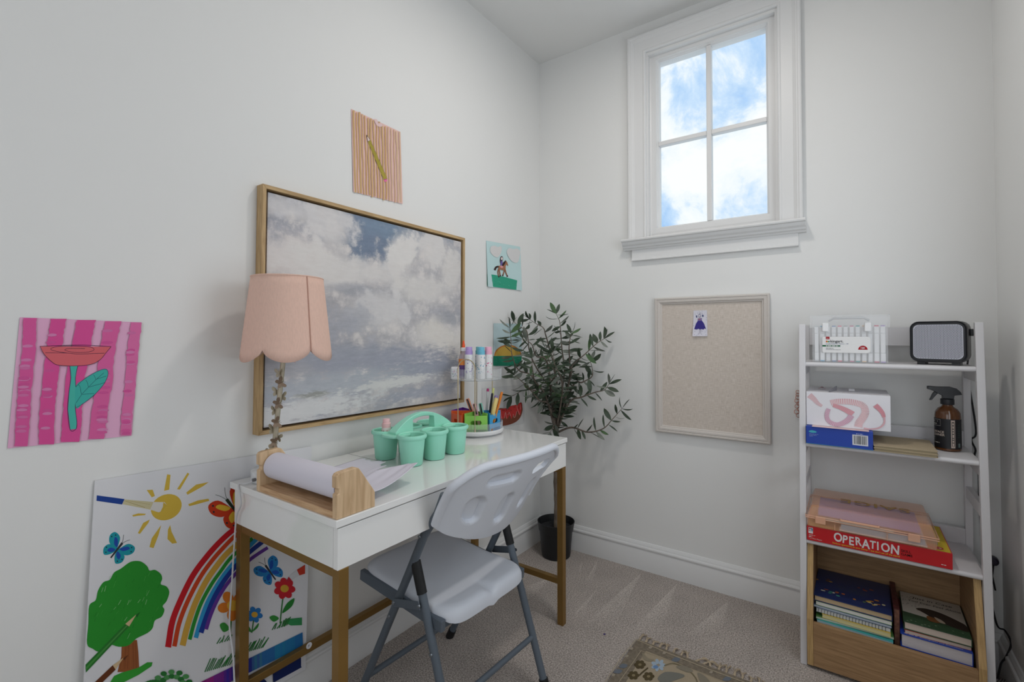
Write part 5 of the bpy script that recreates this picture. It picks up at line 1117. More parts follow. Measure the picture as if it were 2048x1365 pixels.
lid.box(lx0, my0 - .003, mz0 + .130, lx1, my0 - .001, mz1); lid.box(lx0, my1 + .001, mz0 + .130, lx1, my1 + .003, mz1); lid.box(lx0, my0 - .001, mz0 + .130, lx0 + .002, my1 + .001, mz1); lid.box(lx1 - .002, my0 - .001, mz0 + .130, lx1, my1 + .001, mz1); lid.box(lx0, my0 - .003, mz1 - .002, lx1, my1 + .003, mz1)
ld = lid.build('lid', M_case, mc)
MB().tube([(lx0 + .06, my0 - .006, mz1 - .022), (lx0 + .075, my0 - .012, mz1 - .012), (lx1 - .075, my0 - .012, mz1 - .012), (lx1 - .06, my0 - .006, mz1 - .022)], .004, 8).build('handle', milky('case_handle', '#d3d5d8', .45, .2), ld, smooth=40)
for x in (mx0 + .045, mx1 - .060): MB().box(x - .010, my0 - .007, mz0 + .115, x + .010, my0 - .002, mz0 + .148).build('latch', M_wht, mc, bevel=.003)
lbx0, lbx1, lbz0, lbz1 = 1.418, 1.565, mz0 + .036, mz0 + .096
M_lab = mat('label_white', lin('#e1e0df'), rough=.45)
mb = MB(); mb.prism([(lbx0, lbz0 + .006), (lbx0 + .002, lbz0 + .001), (lbx0 + .006, lbz0), (lbx1 - .010, lbz0), (lbx1 - .003, lbz0 + .003), (lbx1, lbz0 + .010), (lbx1, lbz1 - .008), (lbx1 - .003, lbz1 - .002), (lbx1 - .008, lbz1), (lbx0 + .004, lbz1), (lbx0 + .001, lbz1 - .002), (lbx0, lbz1 - .005)], lambda a, b: (a, my0 - .0012, b), (0, .001, 0))
lb = mb.build('label', M_lab, mc)
A = Art(lb, lambda a, b: (lbx0 + a, my0 - .0012, lbz0 + b), (0, -1, 0), z0=.0003, step=.000008)
A.begin('label_print').poly([(.011, .050), (.023, .050), (.023, .060), (.011, .060)], '#b0222e').poly([(0, .0225), (.058, .0225), (.054, .0255), (.058, .0285), (0, .0285)], '#1f6b45').poly([(.110 + .014 - .014 * math.cos(math.pi * k / 16), .0125 + .015 * math.sin(math.pi * k / 16)) for k in range(17)], '#b0222e')
for k, c_ in enumerate(('#d0402c', '#e2963a', '#6fae4a', '#2f6f8a')): A.poly([(.011 + k * .003, .0385 + .0015 * (k % 2)), (.014 + k * .003, .0385), (.0145 + k * .003, .0445), (.0115 + k * .0025, .0455 - .001 * k)], c_)
A.flush(); UX, VZ = (1, 0, 0), (0, 0, 1)
def ltx(s, a, b, size, col, **k): text('label_text', s, lb, (lbx0 + a, my0 - .0012, lbz0 + b), UX, VZ, size, ink(col), off=.0009, **k)
ltx('kingart.', .0245, .0385, .0138, '#3a3a42', bold=.012); ltx('Double Ended Art Markers - 120', .011, .0320, .0052, '#33508a'); greek(lb, (lbx0 + .011, my0 - .0012, lbz0 + .0240), UX, VZ, .040, .0040, ink('#e8e8e8'), 1); ltx('120', .1165, .0160, .0085, '#f0e6e6', bold=.03); ltx('PRO', .0125, .0525, .0042, '#f0e6e6'); greek(lb, (lbx0 + .011, my0 - .0012, lbz0 + .0155), UX, VZ, .024, .0026, ink('#6a6a70'), 2); greek(lb, (lbx0 + .011, my0 - .0012, lbz0 + .0105), UX, VZ, .046, .0022, ink('#8a8a90'), 3)
mcols = ['#b8bcc0', '#5fa3c8', '#c9c9cc', '#6d86b0', '#d9667e', '#a7a7aa', '#c26f8c', '#3f9a96', '#d9b58e', '#c4c4c8', '#c23a5e', '#a48cc4']
cnm = ['grey', 'sky blue', 'silver', 'slate blue', 'rose', 'stone', 'mauve', 'teal', 'peach', 'pale grey', 'crimson', 'lilac']
for k in range(12):
    x = mx0 + .016 + k * (mx1 - mx0 - .032) / 11; y = my0 + .016; z = mz0 + .0025; w = .0065 if k not in (1, 10, 11) else .0072
    o = thing('art_marker', 'white square art marker with %s tips inside the clear case' % cnm[k], 'marker', (x, y, z), 'markers standing in the clear case')
    tw = .025 if k not in (10, 11) else .080
    MB().box(x - w, y - w, z + .004, x + w, y + w, z + .034).build('lower_cap', M_wht, o, bevel=.0012); MB().box(x - w * .96, y - w * .96, z + .0345, x + w * .96, y + w * .96, z + .106).build('barrel', M_wht, o, bevel=.001)
    MB().box(x - w, y - w, z + .1065, x + w, y + w, z + .131).build('upper_cap', M_wht, o, bevel=.0012)
    mm = mat('tip_' + mcols[k].strip('#'), lin(mcols[k]), rough=.4); MB().box(x - w * .95, y - w * .95, z, x + w * .95, y + w * .95, z + .0042).build('end_cap', mm, o); MB().box(x - w * .9, y - w * .9, z + .131, x + w * .9, y + w * .9, z + .135).build('end_cap', mm, o)
# heater
hc = Vector((1.761, -.180, T1)); hM = Matrix.Translation(hc) @ Matrix.Rotation(R_(-14), 4, 'Z')
ht = thing('space_heater', 'black space heater with grey perforated grille at the right of the top shelf', 'heater', hc)
def rrect(w, h, r, n=6, cz=0):
    o = []
    for (sx, sz, a0) in ((1, 1, 0), (-1, 1, 90), (-1, -1, 180), (1, -1, 270)):
        for k in range(n + 1): a = R_(a0 + 90 * k / n); o.append((sx * (w / 2 - r) + r * math.cos(a), cz + sz * (h / 2 - r) + r * math.sin(a)))
    return o
M_blk = mat('heater_black', lin('#1f2024'), rough=.38); M_gri = mat('grille_grey', lin('#b9bac4'), rough=.35, metal=.3)
HWd, HHt = .150, .142; hz = .009 + HHt / 2
sb = MB(); rings = [(-.046, .93), (-.050, .985), (-.044, 1.0), (.040, 1.0), (.050, .93)]
outl = rrect(HWd, HHt, .026); n = len(outl); V = []
for y, s in rings: V += [hM @ Vector((a * s, y, hz + b * s)) for a, b in outl]
fs = [];
for r_ in range(len(rings) - 1): fs += [(r_ * n + i, r_ * n + (i + 1) % n, (r_ + 1) * n + (i + 1) % n, (r_ + 1) * n + i) for i in range(n)]
fs += [tuple(range(n)), tuple(range((len(rings) - 1) * n, len(rings) * n))]
sb.add(V, fs); sb.build('shell', M_blk, ht, smooth=35)
gr = MB(); go_ = rrect(HWd * .865, HHt * .83, .016); gr.prism(go_, lambda a, b: hM @ Vector((a, -.0478, hz + b)), hM.to_3x3() @ Vector((0, -.002, 0))); gr.build('grille', M_gri, ht)
hl = MB(); NX, NZ = 38, 30
for i in range(NX):
    for j in range(NZ):
        a = -HWd * .42 + HWd * .84 * (i + .5) / NX; b = -HHt * .40 + HHt * .80 * (j + (.25 if i % 2 else .75)) / NZ
        ex = max(0, abs(a) - (HWd * .4325 - .016)); ez = max(0, abs(b) - (HHt * .415 - .016))
        if math.hypot(ex, ez) > .0135: continue
        P = [hM @ Vector((a + .00118 * math.cos(k * math.pi / 3), -.04995, hz + b + .00138 * math.sin(k * math.pi / 3))) for k in range(6)]; hl.ngon(P)
q = hl.build('grille_holes', mat('hole_black', lin('#15161c'), rough=.6), ht); q['kind'] = 'stuff'
for sx in (-1, 1): MB().obox(hM @ Vector((sx * .045, -.015, .0055)), hM.to_3x3() @ Vector((.011, 0, 0)), hM.to_3x3() @ Vector((0, .028, 0)), (0, 0, .0055)).build('foot', M_blk, ht, bevel=.001)
MB().obox(hM @ Vector((.080, .020, hz + .032)), hM.to_3x3() @ Vector((.006, 0, 0)), hM.to_3x3() @ Vector((0, .012, 0)), (0, 0, .012)).build('side_knob', M_blk, ht, bevel=.003)
# heater cord: down the right of the shelf to the corner
M_bc = mat('black_cord', lin('#1d1c20'), rough=.45)
cp = [hM @ Vector((.066, .040, .022)), Vector((1.838, -.135, T1 + .012)), Vector((1.852, -.018, T1 - .03)), Vector((1.858, -.012, 1.02)), on(1952, 862, 1, -.012), on(1943, 880, 1, -.012), on(1951, 900, 1, -.012), on(1949, 915, 1, -.012), on(1957, 945, 1, -.012), Vector((1.880, -.020, .56)), Vector((1.893, -.022, .36)), on(1992, 1245, 1, -.055), on(2010, 1262, 1, -.085), on(2022, 1288, 1, -.10), on(2012, 1315, 1, -.12), on(2001, 1332, 1, -.13), Vector((1.890, -.16, .008)), Vector((1.895, -.24, .006))]
co_ = MB().tube(spline(cp, 8), .0028, 8).build('heater_cord', M_bc, None, smooth=40); tag(co_, 'black heater cord looping down the right side of the shelf', 'cord')

# ---------- tier 2
def print_box(name, label, cat, x0, x1, y0, y1, z0, z1, col, rz=0, rough=.5, group=None):
    c = Vector(((x0 + x1) / 2, (y0 + y1) / 2, z0)); t = thing(name, label, cat, c, group); M = Matrix.Translation(c) @ Matrix.Rotation(R_(rz), 4, 'Z'); hx, hy, h = (x1 - x0) / 2, (y1 - y0) / 2, z1 - z0
    mb = MB(); mb.box(-hx, -hy, 0, hx, hy, h); mb.xf(M); body = mb.build('box_body', mat('box_' + col.strip('#'), lin(col), rough=rough), t, bevel=.0012)
    front = lambda a, b: M @ Vector((-hx + a, -hy, b)); topf = lambda a, b: M @ Vector((-hx + a, -hy + b, h)); R3 = M.to_3x3()
    return t, front, topf, R3 @ Vector((0, -1, 0)), R3 @ Vector((1, 0, 0)), R3 @ Vector((0, 1, 0))
S2 = T2 + .0005
t, fr, tf, nf, ux, uy = print_box('blue_box', 'flat royal blue box with a barcode label under the ribbon-print box', 'box', 1.366, 1.566, -.312, -.09, S2, S2 + .064, '#1c3f9e')
A = Art(t, fr, nf, z0=.0003, step=.000008)
A.begin('barcode').poly([(.141, .012), (.186, .012), (.186, .049), (.141, .049)], '#e3e3e6')
rnd = random.Random(12); xx = .145
while xx < .182: w_ = rnd.choice([.0006, .001, .0016]); A.poly([(xx, .016), (xx + w_, .016), (xx + w_, .046), (xx, .046)], '#22242e'); xx += w_ + rnd.choice([.0007, .0011])
A.begin('logo_print').blob([(.010, .047), (.020, .050), (.032, .047), (.032, .043), (.020, .041), (.010, .043)], '#4fb3c4').begin('edge_print').poly([(0, 0), (.2, 0), (.2, .0018), (0, .0018)], '#2f7fb0').flush()
for k in range(3): greek(t, fr(.010, .0355 - k * .0042), ux, (0, 0, 1), (.030, .024, .012)[k], .0028, ink('#7f93cc'), k)
greek(t, fr(.152, .0515), ux, (0, 0, 1), .020, .0030, ink('#c9d0e8'), 7)
t, fr, tf, nf, ux, uy = print_box('ribbon_box', 'white gift box printed with curling pink striped ribbon on the second shelf', 'box', 1.366, 1.617, -.282, -.060, S2 + .065, S2 + .190, '#dddbe0')
RB = lambda a, b: (max(.001, (a - 115) / 1270 * .251), .125 - (b - 345) / 590 * .125)
A = Art(t, fr, nf, z0=.0003, step=.000008)
def ribb(name, pts, w0, w1, c1, c2, n=40):
    w0, w1 = w0 * .9, w1 * .9
    A.begin(name); P = spline([Vector(RB(*q)) for q in pts], 10); m = len(P)
    for i in range(m - 1):
        a, b = P[i], P[i + 1]; tg = (b - a).normalized(); nn = Vector((-tg.y, tg.x)); f = i / m; w_ = (w0 + (w1 - w0) * f) / 2; A.poly([a + nn * w_, b + nn * w_, b - nn * w_, a - nn * w_], c1 if i % 2 else c2)
ribb('ribbon_print', [(165, 410), (235, 470), (300, 545), (370, 590)], .024, .010, '#e9dfe2', '#dd9fa8'); ribb('ribbon_print', [(505, 520), (620, 490), (780, 480), (920, 500), (1000, 540), (1025, 640), (985, 740), (930, 830), (920, 900)], .022, .026, '#ecdfe1', '#e3abb3')
ribb('ribbon_print', [(540, 560), (650, 590), (760, 640), (840, 690)], .014, .024, '#e3a9b1', '#df9fa9'); ribb('ribbon_print', [(820, 710), (770, 790), (680, 860), (590, 890), (480, 850), (440, 770), (450, 690), (475, 625)], .020, .014, '#dcc8d8', '#d59ab0'); ribb('ribbon_print', [(1170, 510), (1230, 570), (1275, 640), (1290, 700)], .019, .010, '#e2a4ac', '#d98f9b'); ribb('ribbon_print', [(1295, 700), (1290, 800), (1220, 880), (1100, 915), (1000, 910)], .006, .006, '#e3b6bd', '#e3b6bd'); A.flush()
A = Art(t, tf, (0, 0, 1), z0=.0003, step=.000008); A.begin('top_print'); rnd = random.Random(14)
for k in range(46): a, b = rnd.uniform(.01, .24), rnd.uniform(.01, .21); A.line([(a, b), (a + .010, b + rnd.uniform(-.002, .002))], .0018, rnd.choice(['#cbb0be', '#c2b3cc', '#d9bcc4']), False)
A.flush()
tp_ = tf(.12, .03); mb = MB(); mb.add([tf(.070, .012), tf(.094, .10), tf(.094, .10) + Vector((0, 0, .018)), tf(.080, .04) + Vector((0, 0, .012))], [(0, 1, 2, 3)]); mb.build('lifted_flap', mat('flap_grey', lin('#8d8b90'), rough=.7), t, solid=.001)
MB().grid(lambda u, v: tf(.035 + .022 * u, .10 + .02 * v) + Vector((0, 0, .002 + .010 * math.sin(3 * u) * (1 - v) + .004 * v)), 6, 4).build('crumpled_tag', mat('tag_pink', lin('#d8b3b8'), rough=.7, var=.3, vscale=120), t, smooth=60)
MB().grid(lambda u, v: tf(.132 + .018 * u, .085 + .016 * v) + Vector((0, 0, .0015 + .007 * v)), 3, 3).build('tape_tab', mat('tape_white', lin('#e6e4e8'), rough=.4), t, smooth=60)
sc1 = thing('scrap_paper', 'strip of pale pink paper sticking out between the two boxes', 'paper', (1.45, -.30, S2 + .0645)); MB().grid(lambda u, v: Vector((1.385 + .17 * u, -.318 + .12 * v, S2 + .0646 + .0004 * math.sin(u * 20) * v)), 10, 4).build('strip', mat('strip_pink', lin('#dcc0c0'), rough=.7), sc1)
for k, (lab, yy, dx) in enumerate((('kraft brown notebook lying flat at the bottom beside the blue box', -.318, 0), ('kraft brown notebook lying on top of another beside the blue box', -.312, -.004))):
    c = Vector((1.658, -.21, S2 + .010 * k)); t = thing('kraft_notebook', lab, 'notebook', c, 'kraft notebooks'); M = Matrix.Translation(c) @ Matrix.Rotation(R_(-2 + 2 * k), 4, 'Z'); M_kr = mat('kraft', lin('#b09f83'), rough=.8, var=.06, vscale=200)
    b = MB(); b.box(-.087 + dx, -.108, 0, .082 + dx, .108, .0012); b.box(-.087 + dx, -.108, .0085, .082 + dx, .108, .0098); b.xf(M); b.build('cover', M_kr, t); b = MB(); b.box(-.085 + dx, -.106, .0013, .079 + dx, .106, .0084); b.xf(M); b.build('pages', mat('kraft_pages', lin('#93866c'), rough=.9), t)
# spray bottle
sc = Vector((1.781, -.150, S2)); spb = thing('spray_bottle', 'amber spray bottle with black trigger and dark label on the second shelf', 'spray bottle', sc)
M_amb = mat('amber_glass', lin('#5a3416'), rough=.08, spec=.6, coat=.3); SR = .0355
MB().lathe([(0, 0), (.031, 0), (SR, .004), (SR, .118), (.0340, .132), (.027, .145), (.0165, .153), (.0140, .158), (.0140, .170), (0, .170)], sc, 40).build('bottle', M_amb, spb, smooth=35)
M_lb = mat('label_black', lin('#17171b'), rough=.45)
lab = MB().lathe([(SR + .0004, .010), (SR + .0004, .112)], sc, 48, a0=R_(-205), a1=R_(35)).build('label', M_lb, spb, smooth=60)
MB().lathe([(0, .160), (.0185, .160), (.0190, .162), (.0190, .178), (.0165, .180), (0, .180)], sc, 24).build('collar', M_blk, spb, smooth=35)
hd_ = MB(); SPD = Vector((-1, -.10, 0)).normalized(); 
spf = lambda a, b: sc + SPD * a + Vector((0, 0, b)); sdn = Vector((-SPD.y, SPD.x, 0))
hd_.prism([(-.016, .180), (-.018, .192), (-.038, .196), (-.034, .206), (-.024, .217), (-.008, .222), (.030, .221), (.052, .2225), (.054, .221), (.054, .211), (.046, .209), (.036, .204), (.024, .196), (.014, .190), (.014, .180)], lambda a, b: spf(a, b) - sdn * .0085, sdn * .017); hd_.build('spray_head', M_blk, spb, bevel=.002)
tg_ = MB(); tg_.prism([(.034, .204), (.040, .196), (.046, .180), (.049, .172), (.042, .173), (.034, .186), (.026, .197)], lambda a, b: spf(a, b) - sdn * .006, sdn * .012); tg_.build('trigger', M_blk, spb, bevel=.0015)
def wrapf(a0, z): return lambda x, y: sc + Vector(((SR + .0010) * math.cos(R_(a0) + x / SR), (SR + .0010) * math.sin(R_(a0) + x / SR), z + y))
M_crm = ink('#d9c9bd'); 
for s_, a0, z, sz in (('SURFACE', -182, .062, .0105), ('CLEANER', -182, .052, .0105)): text('label_text', s_, lab, (0, 0, 0), UX, VZ, sz, M_crm, bold=.01, wrap=wrapf(a0, z))
for k, (a0, z, w_, h_) in enumerate(((-172, .099, .020, .0062), (-172, .090, .014, .0062), (-182, .043, .012, .0034), (-182, .026, .030, .0040))): greek(lab, (0, 0, 0), UX, VZ, w_, h_, ink('#b8b4ae'), 20 + k, wrap=wrapf(a0, z))
def patch(a0, a1, z0, z1, m, name, off): MB().lathe([(SR + off, z0), (SR + off, z1)], sc, 10, a0=R_(a0), a1=R_(a1)).build(name, m, lab, smooth=60)
for (a0, a1, z0, z1) in ((-178, -128, .1075, .1083), (-178, -128, .086, .0868), (-128.8, -128, .086, .108)): patch(a0, a1, z0, z1, ink('#b8b4ae'), 'logo_frame', .0009)
patch(-84, -66, .0135, .109, ink('#cbb8ad'), 'side_panel', .0008); patch(-80.5, -69.5, .019, .103, M_lb, 'side_panel_inner', .0011)
txw = lambda x, y: sc + Vector(((SR + .0016) * math.cos(R_(-72.5) - y / SR), (SR + .0016) * math.sin(R_(-72.5) - y / SR), .020 + x)); greek(lab, (0, 0, 0), UX, VZ, .080, .0050, M_crm, 30, wrap=txw)
patch(-50, -38, .016, .030, ink('#6f7f7c'), 'recycle_mark', .0008)
for k in range(7): patch(-52, -36, .092 - k * .007, .0945 - k * .007, ink('#45504e'), 'fine_print', .0008)

# ---------- tier 3: board game and tinted case
S3 = T3 + .0005
t, fr, tf, nf, ux, uy = print_box('board_game', 'red and yellow board game box with white title under the tinted case', 'board game', 1.366, 1.766, -.326, -.060, S3, S3 + .052, '#c01a22', rough=.35)
A = Art(t, fr, nf, z0=.0003, step=.000008); A.begin('logo_print').poly([(.005, .026), (.019, .026), (.019, .047), (.005, .047)], '#e9e6e6').poly([(.006, .034), (.012, .034), (.012, .045), (.006, .045)], '#b83a34').poly([(.0125, .034), (.018, .034), (.018, .045), (.0125, .045)], '#2f7fa6').flush()
A = Art(t, tf, (0, 0, 1), z0=.0003, step=.000008); A.begin('cover_print').poly([(.003, .003), (.397, .003), (.397, .263), (.003, .263)], '#d9bd3a').poly([(.30, .06), (.372, .06), (.372, .20), (.30, .20)], '#5fa397').ell((.352, .030), .030, .020, '#b5262c', 0, 20).ell((.352, .030), .026, .016, '#d9a08c', 0, 20).ell((.352, .030), .020, .012, '#b5262c', 0, 20).flush()
M_w2 = ink('#e9e4e2'); xo = .082
for ch, sz, dz, sh_ in zip('OPERATION', (.044, .040, .042, .040, .044, .038, .040, .042, .044), (.017, .016, .014, .018, .013, .017, .016, .015, .014), (0, .1, 0, -.08, 0, .06, 0, 0, .08)):
    text('title_letter', ch, t, fr(xo, dz), ux, (0, 0, 1), sz * .98, M_w2, off=.0009, bold=.026, shear=sh_, squash=.74); xo += {'I': .0118, 'O': .0250, 'N': .0245, 'A': .0210}.get(ch, .0192)
text('tagline', "Perform operations to save money -- but don't set off the alarm!", t, fr(.078, .0055), ux, (0, 0, 1), .0084, ink('#e3b23a'), off=.0009, bold=.02, squash=.86)
text('subtitle', 'SKILL', t, fr(.270, .026), ux, (0, 0, 1), .0115, ink('#2a1416'), off=.0009, bold=.008); text('subtitle', 'GAME', t, fr(.270, .0145), ux, (0, 0, 1), .0115, ink('#2a1416'), off=.0009, bold=.008)
for k, s_ in ((0, 'AGES 6+'), (2, '1 or More Players')): text('fine_print', s_, t, fr(.006, .0185 - k * .0058), ux, (0, 0, 1), .0055, M_w2, off=.0009)
text('logo_text', 'MB', t, fr(.0062, .0352), ux, (0, 0, 1), .0090, ink('#f2eeee'), off=.0012, bold=.03, squash=.75); greek(t, fr(.372, .010), ux, (0, 0, 1), .012, .0030, M_w2, 40); greek(t, fr(.006, .0127), ux, (0, 0, 1), .010, .0040, M_w2, 41)
# tinted case (frustum) with contents
kx0, kx1, ky0, ky1, kz = 1.364, 1.732, -.338, -.070, S3 + .0535
oc = thing('tinted_case', 'see-through peach plastic case with gold lettering on the board game', 'case', ((kx0 + kx1) / 2, (ky0 + ky1) / 2, kz))
M_pe = milky('peach_plastic', '#f0b491', .40, .12); M_pe2 = milky('peach_plastic_thick', '#f2bd9e', .62, .15)
def frus(z0, z1, i0, i1, name, m, cap=None, par=oc):
    a = [(kx0 + i0, ky0 + i0), (kx1 - i0, ky0 + i0), (kx1 - i0, ky1 - i0), (kx0 + i0, ky1 - i0)]; b = [(kx0 + i1, ky0 + i1), (kx1 - i1, ky0 + i1), (kx1 - i1, ky1 - i1), (kx0 + i1, ky1 - i1)]
    mb = MB(); fs = [(i, (i + 1) % 4, 4 + (i + 1) % 4, 4 + i) for i in range(4)]
    if cap == 'top': fs.append((4, 5, 6, 7))
    if cap == 'bot': fs.append((0, 1, 2, 3))
    mb.add([(x, y, kz + z0) for x, y in a] + [(x, y, kz + z1) for x, y in b], fs); return mb.build(name, m, par, bevel=.006, seg=3)
frus(.0, .034, .004, .001, 'case_base', M_pe, 'bot'); lidc = frus(.0345, .078, .001, .016, 'case_lid', M_pe, 'top')
for z, i0 in ((.034, -.001), (.041, -.001)):
    q = [(kx0 + i0, ky0 + i0), (kx1 - i0, ky0 + i0), (kx1 - i0, ky1 - i0), (kx0 + i0, ky1 - i0)]; MB().tube([(x, y, kz + z) for x, y in q], .0016, 6, closed=True).build('rim_line', M_pe2, oc)
for x in (kx0 + .045, kx1 - .062): MB().box(x - .016, ky0 - .006, kz + .018, x + .016, ky0 - .001, kz + .044).build('latch', M_pe2, oc, bevel=.003)
MB().tube([(1.470, ky0 - .003, kz + .047), (1.470, ky0 - .010, kz + .047), (1.578, ky0 - .010, kz + .047), (1.578, ky0 - .003, kz + .047)], .0035, 8).build('handle', M_pe2, oc, smooth=40)
for x in (1.452, 1.600): MB().box(x - .001, ky0 + .002, kz + .004, x + .001, ky1 - .006, kz + .032).build('divider', M_pe2, oc)
UXn, VYn = (-1, 0, 0), (0, -1, 0); text('name_lettering', 'SAIGE', lidc, (1.672, -.190, kz + .0785), UXn, VYn, .066, mat('gold_foil', lin('#a9812c'), rough=.35, metal=.4), off=.0012, bold=.012, squash=1.12, spacing=1.08)
for k, (lab, x0, x1, y0, y1, z0, z1, c_) in enumerate((('blue folder seen through the lid of the peach case', 1.400, 1.690, -.30, -.11, .036, .050, '#5b74c2'), ('light blue folder at the bottom of the peach case', 1.470, 1.70, -.325, -.12, .008, .018, '#8fc0d6'), ('white paper stack inside the peach case', 1.465, 1.705, -.330, -.10, .0035, .0075, '#e3e2e2'), ('teal card lying inside the peach case', 1.40, 1.62, -.30, -.12, .0195, .030, '#8fb9b0'))):
    c = Vector(((x0 + x1) / 2, (y0 + y1) / 2, kz + z0)); o = MB().box(x0, y0, kz + z0, x1, y1, kz + z1).build(('blue_folder', 'light_blue_folder', 'paper_stack', 'teal_card')[k], mat('content_' + c_.strip('#'), lin(c_), rough=.6), None, bevel=.001); tag(o, lab, ('folder', 'folder', 'paper', 'card')[k])

# ---------- bottom bin and books
bn = thing('storage_bin', 'low oak veneer bin with angled sides at the bottom of the shelf', 'bin', (1.60, -.19, 0))
M_oak = wood('oak_veneer', '#8f6f4c', '#a98660', (3, 40, 55), 3.0, rough=.5); M_ply = wood('ply_edge', '#a88757', '#c2a06c', (90, 6, 6), 3, rough=.6); M_oaks = wood('oak_side', '#8f6f4c', '#a98660', (40, 3, 50), 3.0, rough=.5)
bx0, bx1 = 1.3655, 1.8355; BF = -.366; SPf = [(BF, .012), (BF, .176), (-.300, T3 - .020), (-.048, T3 - .020), (-.048, .012)]
for xa in (bx0, bx1 - .019):
    MB().prism(SPf, lambda a, b: (xa, a, b), (.019, 0, 0)).build('side_panel', M_oaks, bn, bevel=.0008)
    e_ = MB(); e_.prism([(BF - .0006, .0125), (BF - .0006, .176), (-.3006, T3 - .0205), (-.2995, T3 - .0205), (BF + .0006, .1755), (BF + .0006, .0125)], lambda a, b: (xa + .0005, a, b), (.018, 0, 0)); e_.build('edge_band', M_ply, bn)
MB().box(bx0 + .019, BF + .001, .012, bx1 - .019, BF + .017, .165).build('front_panel', M_oak, bn, bevel=.0008)
MB().box(bx0 + .019, -.064, .012, bx1 - .019, -.049, T3 - .022).build('back_panel', M_oak, bn); MB().box(bx0 + .019, BF + .017, .014, bx1 - .019, -.064, .028).build('bin_floor', M_oak, bn)
for x in (bx0 + .03, bx1 - .03):
    for y in (-.33, -.08): MB().lathe([(0, 0), (.012, 0), (.012, .012), (0, .012)], (x, y, 0), 14).build('glide', M_rub, bn, smooth=40)
def book(name, label, x0, x1, y0, y1, z0, th, cov, pages='#d8d0c2', rz=0, hard=True, group='books in the oak bin', wave=0):
    c = Vector(((x0 + x1) / 2, (y0 + y1) / 2, z0)); t = thing(name, label, 'book', c, group); M = Matrix.Translation(c) @ Matrix.Rotation(R_(rz), 4, 'Z'); hx, hy = (x1 - x0) / 2, (y1 - y0) / 2; ct_ = .0022 if hard else .0008
    m_ = mat('cover_' + cov.strip('#'), lin(cov), rough=.4); b = MB(); b.box(-hx, -hy, 0, hx, hy, ct_); b.box(-hx, -hy, th - ct_, hx, hy, th); b.box(hx - ct_, -hy, ct_, hx, hy, th - ct_); b.xf(M); b.build('cover', m_, t, bevel=.0005)
    b = MB(); i_ = .004 if hard else .001; b.box(-hx + i_, -hy + i_, ct_, hx - ct_, hy - i_, th - ct_); b.xf(M); b.build('pages', mat('pages_' + pages.strip('#'), lin(pages), rough=.9, bump=.4, bscale=900, vstretch=(.05, .05, 1)), t)
    return t, (lambda a, q: M @ Vector((-hx + a, -hy + q, th))), M.to_3x3() @ Vector((1, 0, 0)), M.to_3x3() @ Vector((0, 1, 0))
z = .0285
book('added_support_book', 'added unseen thick dark brown book propping up the left pile in the bin', 1.392, 1.612, -.335, -.09, z, .062, '#3d2c26'); book('added_support_book', 'added unseen thick grey book, second from the bottom, propping up the left pile', 1.394, 1.605, -.33, -.09, z + .0625, .060, '#4a4a50')  # unseen books added only to prop up the visible left pile
z = .152
book('teal_magazine', 'teal magazine lowest of the visible left pile in the bin', 1.398, 1.616, -.338, -.10, z, .014, '#3fa3a6', '#b9d3da', -2, False); z += .0145
book('green_folder', 'green and blue picture book near the bottom of the left pile', 1.388, 1.612, -.326, -.10, z, .008, '#5a8a4a', '#c9d0c4', 1.5, False); z += .0085
book('yellow_booklet', 'yellow paper booklet below the spiral notebook in the left pile', 1.412, 1.608, -.330, -.10, z, .013, '#cbb255', '#d9cf9c', -1, False); z += .0135
t, tf_, ux_, uy_ = book('spiral_notebook', 'spiral bound notebook in the middle of the left pile', 1.392, 1.606, -.322, -.10, z, .011, '#aab0b4', '#d2d4d4', 0, False)
for k in range(22):
    x = 1.400 + k * .0092; MB().tube([(x + .001 * math.cos(a), -.3215 + .0058 * math.cos(a), z + .0055 + .0066 * math.sin(a)) for a in [q * math.pi / 5 for q in range(10)]], .0008, 5, closed=True).build('coil_ring', mat('coil_dark', lin('#33363a'), rough=.4, metal=.5), t)
z += .0125
book('blue_magazine', 'dark blue and white magazine under the white book in the left pile', 1.386, 1.612, -.318, -.10, z, .008, '#3f5a80', '#b4bcc4', -1.5, False); z += .0085
book('white_picture_book', 'white picture book with lime edge second in the left pile', 1.392, 1.612, -.316, -.09, z, .013, '#8fb04a', '#dcdad6', -1, False); z += .0135
ztop = z
t, tf_, ux_, uy_ = book('navy_book', 'navy hardback with golden pictures on top of the left pile', 1.386, 1.614, -.316, -.070, z, .021, '#1c2c5c', '#c9b08c', -1.0)
A = Art(t, tf_, (0, 0, 1), z0=.0003, step=.000008); A.begin('cover_print'); rnd = random.Random(17)
for (cx, cy, n_, cs_) in ((.055, .055, 10, ['#c9a25a', '#b5653f', '#e3d9c4', '#4f9a8a']), (.165, .055, 12, ['#d9b04a', '#c97f34', '#e0d0a0', '#6f8f5a']), (.035, .150, 5, ['#b58a4a', '#7a5a3a']), (.165, .150, 4, ['#7a3a3a', '#9a5a4a'])):
    A.begin('cover_print')
    for k in range(n_): A.ell((cx + rnd.gauss(0, .016), cy + rnd.gauss(0, .010)), rnd.uniform(.004, .008), rnd.uniform(.003, .006), rnd.choice(cs_), 0, 10)
A.flush(); M_gt = ink('#5d5f6c'); greek(t, tf_(.070, .120), ux_, uy_, .085, .007, M_gt, 50); greek(t, tf_(.062, .106), ux_, uy_, .100, .007, M_gt, 51); greek(t, tf_(.075, .092), ux_, uy_, .080, .006, M_gt, 52)
